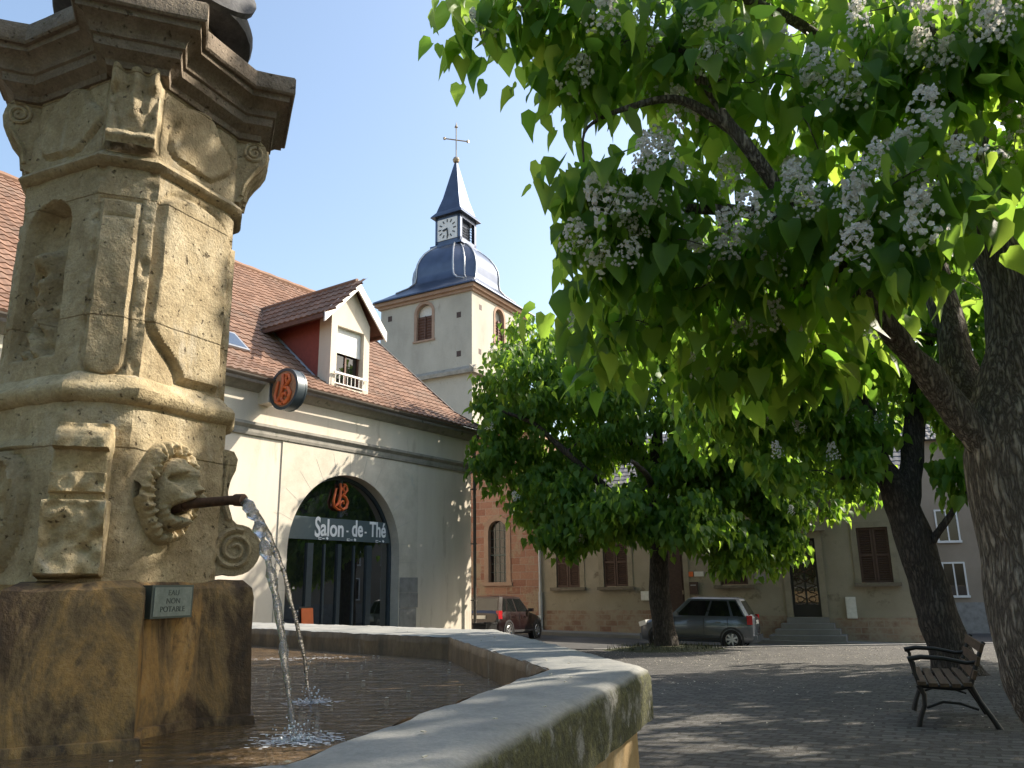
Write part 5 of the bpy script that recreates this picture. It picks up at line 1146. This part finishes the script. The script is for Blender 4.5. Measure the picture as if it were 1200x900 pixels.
def tree(name, label, base, limbs, lobes, leaf_size, per, spread, mat, barkm, flowers=0, fl_scale=1.0, seed=0, trunk_n=18, gaps=True, group=None, droop=.75, cap=(1, 1)):
    """limbs: polylines (x,y,z,radius); the first is the trunk. lobes: (centre, radii, number of twigs)"""
    rd = random.Random(seed); rg = np.random.default_rng(seed); base = Vector(base)
    root = thing(name, label, 'tree', base, 0, group)
    tk = MB(); nodes = []
    for i, l in enumerate(limbs):
        ps, rr = catmull(l, 8 if i == 0 else 6); ps = [p-base for p in ps]
        mbq = MB(); mbq.tube(ps, rr, trunk_n if i == 0 else 12)
        if rr[0] > .08:
            def gn(p): 
                n1 = mnoise.noise_vector(p*2.2+Vector((seed, 0, 0))); n2 = mnoise.noise_vector(Vector((p.x*7, p.y*7, p.z*2.0))); return tuple(p+n1*.05*min(1, rr[0]/.25)+n2*.03*min(1, rr[0]/.25))
            mbq.sub(gn)
        tk.add(mbq.v, mbq.f); nodes += [(p, r) for p, r in zip(ps, rr)][(2 if i == 0 else 0):]
    tw_ = MB(); cl = []
    for c, r, n in lobes:
        c = Vector(c)-base
        for k in range(n):
            while True:
                q = Vector((rd.uniform(-1, 1), rd.uniform(-1, 1), rd.uniform(-1, 1)))
                if q.length <= 1: break
            q = q*(.72+.28*q.length) if q.length > 0 else q
            cl.append((c+Vector((q.x*r[0], q.y*r[1], q.z*r[2])), c))
    NP = np.array([tuple(p) for p, _ in nodes]); NR = [r for _, r in nodes]
    cl.sort(key=lambda e: float(np.min(np.sum((NP-np.array(tuple(e[0])))**2, axis=1))))
    pos, dr, nm, sz = [], [], [], []
    fl = []
    for ci, (p, c) in enumerate(cl):
        d2 = np.sum((NP-np.array(tuple(p)))**2, axis=1); d2 = d2+.6*np.maximum(0, NP[:, 2]-p.z)**2
        j = int(np.argmin(d2)); a = Vector(NP[j]); ln = (p-a).length
        r0_ = min(NR[j]*.55, .012+.022*ln*(leaf_size/.2)); k = max(2, min(7, int(ln/.22)))
        pts = []; mid = Vector((rd.uniform(-.12, .12), rd.uniform(-.12, .12), rd.uniform(.02, .2)))*ln
        for i in range(k+1):
            t_ = i/k; q = a.lerp(p, t_)+mid*4*t_*(1-t_)*.6+Vector((rd.gauss(0, .02), rd.gauss(0, .02), rd.gauss(0, .02)))*ln*(1 if 0 < i < k else 0); pts.append(q)
        rr = [max(.004, r0_*(1-.75*i/k)) for i in range(k+1)]
        tw_.tube(pts, rr, 5 if r0_ < .03 else 7)
        NP = np.vstack([NP, np.array([tuple(q) for q in pts[1:]])]); NR += rr[1:]
        out = (p-c); out = Vector((out.x, out.y, 0)); out = out.normalized() if out.length > .05 else Vector((rd.uniform(-1, 1), rd.uniform(-1, 1), 0))
        m_ = int(per*rd.uniform(.6, 1.35))
        for i in range(m_):
            o_ = Vector((rd.gauss(0, 1), rd.gauss(0, 1), rd.gauss(0, .8)))*spread*.55
            q = p+o_
            if gaps and in_gap(q+base): continue
            az_ = rd.uniform(0, 2*PI); rad_ = Vector((math.cos(az_), math.sin(az_), 0))*.8+out*.45+Vector((o_.x, o_.y, 0))*(.5/spread)
            dv = Vector((rad_.x*.55, rad_.y*.55, -droop+rd.gauss(0, .35))); up_ = Vector((rad_.x*.8+rd.gauss(0, .3), rad_.y*.8+rd.gauss(0, .3), .75+rd.gauss(0, .3)))
            pos.append(q); dr.append(dv); nm.append(up_); sz.append(leaf_size*rd.choice((rd.uniform(.5, 1.0), rd.uniform(.8, 1.2), rd.uniform(1.0, 1.42))))
        vd = (p+base).normalized(); fl.append((p, out)) if (p-c).dot(vd) < .08 else None
    tk.add(tw_.v, tw_.f); trunk = obj('trunk', tk, barkm, root, 75)
    leaves_mesh('crown', np.array([tuple(p) for p in pos]), np.array([tuple(p) for p in dr]), np.array([tuple(p) for p in nm]), np.array(sz), mat, root)
    if flowers:
        rd.shuffle(fl); k = 0
        for p, out in fl:
            if k >= flowers: break
            vw = (p+base); vw = Vector((vw.x, vw.y, vw.z)).normalized(); q = p+out*spread*.4-vw*spread*1.05+Vector((0, 0, spread*.3))
            if gaps and in_gap(q+base): continue
            o = bpy.data.objects.new('blossom', PAN[k % 3]); COL.objects.link(o); o.parent = root; o.location = q
            s = fl_scale*rd.uniform(.75, 1.2); o.scale = (s, s, s*rd.uniform(.8, 1.1)); o.rotation_euler = (rd.uniform(-.5, .5), rd.uniform(-.5, .5), rd.uniform(0, 6)); k += 1
    return root
def A4(u, v, Y, r): p = at(u, v, Y); return (p.x, p.y, p.z, r)
# the big catalpa in front
TB = Vector((3.40, 5.0, gz(0, 5.0)))
f1 = A4(1198, 530, 5.0, .33)
limbs = [[(TB.x+.05, TB.y, TB.z-.1, .46), (TB.x+.02, TB.y, TB.z+.15, .37), A4(1238, 760, 5.0, .335), A4(1214, 640, 5.0, .32), f1, A4(1190, 470, 5.0, .24), A4(1192, 400, 5.0, .18), A4(1172, 320, 5.0, .155), A4(1146, 210, 5.0, .13), A4(1126, 90, 5.0, .11), A4(1112, -30, 4.9, .09), A4(1100, -220, 4.8, .06)],
         [A4(1192, 560, 5.0, .2), A4(1146, 505, 4.95, .11), A4(1090, 440, 4.85, .088), A4(1038, 382, 4.8, .078), A4(985, 318, 4.75, .062), A4(930, 250, 4.7, .05), A4(870, 160, 4.6, .04), A4(800, 60, 4.6, .035)],
         [A4(1185, 560, 5.1, .19), A4(1148, 490, 5.3, .14), A4(1120, 420, 5.5, .115), A4(1104, 340, 5.6, .1), A4(1085, 240, 5.7, .08), A4(1040, 120, 5.8, .07), A4(1000, -20, 5.8, .05), A4(960, -200, 5.8, .03)],
         [A4(985, 318, 4.75, .055), A4(900, 255, 4.85, .045), A4(800, 245, 4.9, .035), A4(730, 255, 4.9, .022), A4(690, 240, 4.85, .012)],
         [A4(870, 160, 4.6, .04), A4(800, 118, 4.6, .03), A4(740, 125, 4.6, .02), A4(688, 150, 4.65, .01), A4(684, 190, 4.7, .006)],
         [A4(1040, 120, 5.8, .05), A4(940, 30, 5.4, .04), A4(800, -20, 5.0, .03), A4(680, 0, 4.7, .02), A4(600, 10, 4.6, .01)],
         [A4(985, 318, 4.75, .05), A4(930, 340, 5.2, .04), A4(860, 350, 5.5, .03), A4(790, 370, 5.6, .015)],
         [A4(1126, 90, 5.0, .07), A4(1060, -40, 4.6, .05), A4(960, -180, 4.3, .04), A4(840, -300, 4.2, .025)]]
lobes = [(at(905, 130, 4.9), (1.0, .8, .62), 44), (at(780, 50, 4.8), (.62, .6, .42), 28), (at(655, 20, 4.65), (.33, .35, .2), 14), (at(562, 30, 4.6), (.09, .15, .12), 4), (at(605, 15, 4.6), (.12, .2, .12), 5), (at(680, 90, 4.65), (.16, .25, .22), 8),
         (at(680, 225, 4.85), (.15, .25, .26), 10), (at(715, 300, 4.95), (.17, .3, .22), 9), (at(760, 250, 5.0), (.36, .5, .3), 22), (at(800, 340, 5.3), (.42, .5, .36), 19), (at(880, 300, 5.0), (.45, .5, .4), 20), (at(940, 380, 5.3), (.4, .5, .22), 16),
         (at(990, 260, 4.7), (.42, .5, .36), 22), (at(1075, 235, 4.2), (.36, .35, .38), 18), (at(1050, 90, 4.5), (.5, .5, .42), 24), (at(1165, 60, 4.2), (.42, .4, .42), 30), (at(1190, 200, 4.6), (.3, .4, .4), 14), (at(1110, 300, 4.0), (.2, .2, .14), 5), (at(1030, 330, 4.2), (.25, .25, .14), 7),
         (at(930, -120, 4.9), (1.3, .9, .5), 24), (at(1150, -150, 4.6), (.7, .8, .5), 9), (at(1100, 100, 6.6), (1.3, .7, .8), 28), (at(900, 0, 6.2), (1.2, .7, .7), 20), (at(1340, 180, 5.2), (.9, 1.2, 1.2), 9), (at(860, 400, 6.3), (.75, .6, .35), 18), (at(980, 400, 6.0), (.5, .5, .4), 14), (at(760, 370, 6.0), (.4, .5, .3), 10), (at(1160, 300, 6.8), (.6, .5, .9), 14), (at(860, 10, 5.6), (.5, .5, .35), 14), (at(1000, 30, 5.6), (.55, .5, .4), 16), (at(1100, 10, 5.2), (.45, .5, .4), 14), (at(700, 380, 6.6), (.35, .5, .3), 8), (at(715, 395, 5.4), (.25, .4, .2), 8), (at(840, 425, 5.6), (.3, .4, .18), 10), (at(930, 430, 5.5), (.28, .4, .18), 9)]
tree('catalpa_tree', 'nearest large flowering catalpa with forked ridged trunk at the right edge', TB, limbs, lobes, .165, 11, .26, 'leaf', 'bark', flowers=120, fl_scale=.88, seed=3, trunk_n=40, group='catalpa trees around the square')
# the catalpa before the old house
MT = Vector((4.39, 24.5, gz(0, 24.5)))
b0 = at(773, 640, 24.5)
limbs = [[(MT.x, MT.y, MT.z-.1, .42), (MT.x, MT.y, MT.z+.2, .33), A4(773, 700, 24.5, .3), A4(772, 640, 24.5, .28), A4(768, 590, 24.5, .24), A4(770, 520, 24.4, .18), A4(775, 450, 24.4, .1), A4(775, 400, 24.4, .05)],
         [A4(771, 625, 24.5, .18), A4(730, 590, 24.0, .13), A4(680, 545, 23.6, .1), A4(630, 500, 23.4, .07), A4(585, 480, 23.4, .04)],
         [A4(771, 610, 24.5, .16), A4(820, 560, 24.2, .12), A4(870, 530, 24.0, .09), A4(930, 520, 24, .05)],
         [A4(770, 560, 24.5, .13), A4(720, 490, 25.3, .1), A4(680, 440, 26, .06)],
         [A4(770, 560, 24.5, .13), A4(830, 480, 25.5, .1), A4(880, 430, 26.5, .06)],
         [A4(771, 600, 24.5, .12), A4(760, 560, 22.5, .09), A4(740, 540, 20.8, .05)]]
lobes = [(at(700, 470, 24.5), (2.6, 2.8, 2.2), 110), (at(610, 470, 24.3), (1.5, 1.9, 1.5), 55), (at(575, 530, 24.5), (.75, 1.2, 1.0), 22), (at(650, 580, 24.2), (1.15, 1.5, 1.0), 36), (at(700, 610, 23.8), (.8, 1.0, .7), 18), (at(800, 560, 24.2), (2.2, 2.4, 1.1), 70), (at(880, 560, 24), (1.9, 2.2, 1.3), 60), (at(905, 630, 23.8), (1.0, 1.2, .95), 30), (at(940, 500, 24.2), (1.2, 2.0, 1.5), 36), (at(820, 430, 24.5), (2.6, 3, 1.8), 80), (at(740, 400, 25), (2.0, 2.4, 1.0), 40), (at(620, 410, 25.5), (1.2, 1.4, .9), 22), (at(700, 520, 27.2), (2.2, 1.6, 2.2), 50), (Vector((.9, 26.4, 3.4)), (1.7, 1.5, 1.5), 46), (Vector((.2, 26.9, 6.0)), (1.2, 1.2, .8), 30), (Vector((2.4, 27.2, 7.2)), (1.6, 1.2, 1.0), 40), (at(940, 440, 24.5), (1.8, 2.2, 1.5), 56), (at(975, 540, 24.8), (1.3, 1.8, .9), 30), (at(1000, 470, 25.5), (1.6, 2.0, 1.4), 36), (at(920, 590, 24.2), (1.5, 1.6, .9), 34), (at(1010, 560, 25.5), (.9, 1.4, .7), 16), (at(860, 400, 25), (2.4, 2.4, 1.4), 50), (at(735, 600, 22.3), (1.3, 1.2, .75), 34), (at(805, 615, 22.4), (1.3, 1.2, .8), 34), (at(860, 640, 23), (1.0, 1.0, .7), 24), (at(660, 620, 23.5), (.9, 1.0, .6), 20), (at(840, 490, 22.5), (2.0, 1.4, 1.2), 44), (at(930, 480, 23), (1.5, 1.4, 1.3), 34), (at(960, 400, 24.5), (1.6, 1.6, 1.2), 30)]
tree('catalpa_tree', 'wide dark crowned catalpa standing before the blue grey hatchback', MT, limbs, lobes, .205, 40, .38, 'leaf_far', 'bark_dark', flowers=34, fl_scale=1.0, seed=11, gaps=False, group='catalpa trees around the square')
# the catalpa behind the bench
BT = Vector((7.2, 13.85, gz(0, 13.85)))
limbs = [[(BT.x+.05, BT.y, BT.z-.1, .5), (BT.x, BT.y, BT.z+.15, .36), A4(1092, 700, 13.85, .31), A4(1070, 630, 13.85, .29), A4(1052, 580, 13.85, .26), A4(1030, 540, 13.9, .17), A4(1018, 480, 14, .13), A4(1000, 400, 14, .1), A4(985, 300, 14.1, .06)],
         [A4(1058, 595, 13.85, .24), A4(1068, 550, 13.9, .2), A4(1072, 480, 14, .16), A4(1085, 400, 14, .12), A4(1110, 300, 14.2, .08)],
         [A4(1078, 655, 13.85, .1), A4(1100, 622, 13.6, .06), A4(1122, 590, 13.4, .045), A4(1140, 560, 13.3, .03)],
         [A4(1040, 565, 13.85, .1), A4(1010, 555, 13.6, .05), A4(985, 560, 13.4, .03)],
         [A4(1010, 450, 14, .1), A4(940, 400, 13.5, .07), A4(880, 380, 13.2, .04)],
         [A4(1085, 400, 14, .09), A4(1150, 350, 13.6, .06), A4(1210, 320, 13.4, .04)]]
lobes = [(at(1000, 400, 14), (1.9, 2.2, 1.5), 70), (at(920, 430, 13.6), (1.3, 1.6, 1.2), 45), (at(870, 470, 13.6), (.7, 1.2, .7), 18), (at(1100, 380, 14), (1.7, 2.0, 1.6), 56), (at(1190, 430, 14.5), (1.4, 2.0, 1.6), 44), (at(1000, 280, 14), (2.4, 2.4, 1.5), 66), (at(1150, 250, 14), (2.0, 2.4, 1.5), 50), (at(1000, 500, 13.6), (.7, .9, .4), 14), (at(1130, 560, 13.3), (.35, .4, .5), 9), (at(1005, 545, 13.4), (.3, .5, .25), 7), (at(1250, 330, 13.5), (1.6, 2.0, 1.6), 40), (at(930, 500, 14.2), (.9, 1.3, .6), 22), (at(840, 500, 14.6), (.8, 1.0, .6), 20), (at(900, 550, 14.2), (.5, .8, .4), 10), (at(1165, 480, 14.6), (1.1, 1.3, .9), 30), (at(870, 330, 15), (2.2, 2.0, 1.4), 50), (at(760, 300, 15.5), (1.2, 1.6, 1.0), 24)]
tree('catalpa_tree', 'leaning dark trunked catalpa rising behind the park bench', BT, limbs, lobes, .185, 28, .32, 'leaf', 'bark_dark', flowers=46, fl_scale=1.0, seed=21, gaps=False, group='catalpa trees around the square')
# two more of the row stand outside the picture and shade the square
def side_tree(x, y, seed, gaps):
    b = Vector((x, y, gz(x, y))); z0 = b.z
    limbs = [[(x, y, z0-.1, .45), (x, y, z0+.3, .34), (x-.1, y, z0+2.4, .28), (x, y+.1, z0+4.5, .16), (x, y, z0+7, .08)]]+[[(x, y, z0+2.3+.3*k, .15), (x+1.4*math.cos(k*1.26), y+1.4*math.sin(k*1.26), z0+3.8+.2*k, .1), (x+3.0*math.cos(k*1.26+.2), y+3.0*math.sin(k*1.26+.2), z0+5.2, .05)] for k in range(5)]
    lobes = [((x, y, z0+5.6), (4.2, 4.2, 2.4), 150), ((x-1.5, y-1.5, z0+4.2), (2.4, 2.4, 1.2), 40), ((x+1.5, y+1.8, z0+4.4), (2.4, 2.4, 1.2), 40), ((x, y, z0+7.6), (2.6, 2.6, 1.2), 40)]
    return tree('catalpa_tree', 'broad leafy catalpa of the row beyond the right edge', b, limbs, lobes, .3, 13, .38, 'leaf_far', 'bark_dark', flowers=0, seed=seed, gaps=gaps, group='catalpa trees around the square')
side_tree(13.2, 15.5, 31, False); side_tree(13.0, 11.8, 34, False); sd = side_tree(11.5, 8.6, 32, True); side_tree(8.6, 3.4, 33, True)
for x, y, rz in ((4.5, -5.5, 1), (-4.5, -5.5, 2.2), (-10.5, .5, 4), (10.5, -2.5, 5)):  # unseen tree copies added behind the viewer to cut skylight on the column
    c = copy_tree(sd); c.location = (x, y, gz(x, y)); c.rotation_euler.z = rz; c['label'] = 'unseen catalpa copy added behind the viewer to block skylight'
# grass and weeds round the tree before the house, blossom fallen on the square
mb = MB(); rb = random.Random(5)
for i in range(40):
    pass
rings = [[(MT.x+r*math.cos(a)*(1+.12*math.sin(3*a)), MT.y+.8*r*math.sin(a), gz(0, MT.y+.8*r*math.sin(a))+z) for a in [2*PI*k/40 for k in range(40)]] for r, z in ((1.9, -.03), (1.6, .04), (.9, .1), (.3, .14))]
mb.loft(rings, True, False, True); mb.sub(rough_fn(.02, 3, 2)); tag(obj('grass_bed', mb, 'grass', None, 60), kind='stuff')
mb = MB()
for i in range(420):
    a = rb.uniform(0, 2*PI); r = 1.75*math.sqrt(rb.random()); x, y = MT.x+r*math.cos(a), MT.y+.8*r*math.sin(a); z = gz(0, y)+.02+.1*(1-r/1.9); h = rb.uniform(.06, .2); q = rb.uniform(0, PI); w_ = .012
    mb.add([(x-w_*math.cos(q), y-w_*math.sin(q), z), (x+w_*math.cos(q), y+w_*math.sin(q), z), (x+rb.gauss(0, .05), y+rb.gauss(0, .05), z+h)], [(0, 1, 2)])
tag(obj('grass', mb, 'grass'), kind='stuff')
mb = MB()
for i in range(5200):
    x, y = rb.uniform(-1, 14), 7+18.2*rb.random()**.55
    if rb.random() > .35+.9*mnoise.noise(Vector((x*.35, y*.35, 3))): continue
    z = gz(0, y)+.018; s = rb.uniform(.008, .02); q = rb.uniform(0, PI); c, d_ = s*math.cos(q), s*math.sin(q)
    mb.add([(x-c, y-d_, z+.003), (x+d_*.7, y-c*.7, z+rb.uniform(.003, .016)), (x+c, y+d_, z+.005), (x-d_*.7, y+c*.7, z+rb.uniform(.003, .016))], [(0, 1, 2, 3)])
tag(obj('fallen_petals', mb, 'petal'), kind='stuff')

c = copy_tree(ch); c.location = (30, 36, 0); c.rotation_euler.z = -PI/2; c['label'] = 'unseen pink house copy added beyond the right edge for the glass reflection'  # house copy added out of view, to be mirrored in the entrance glass
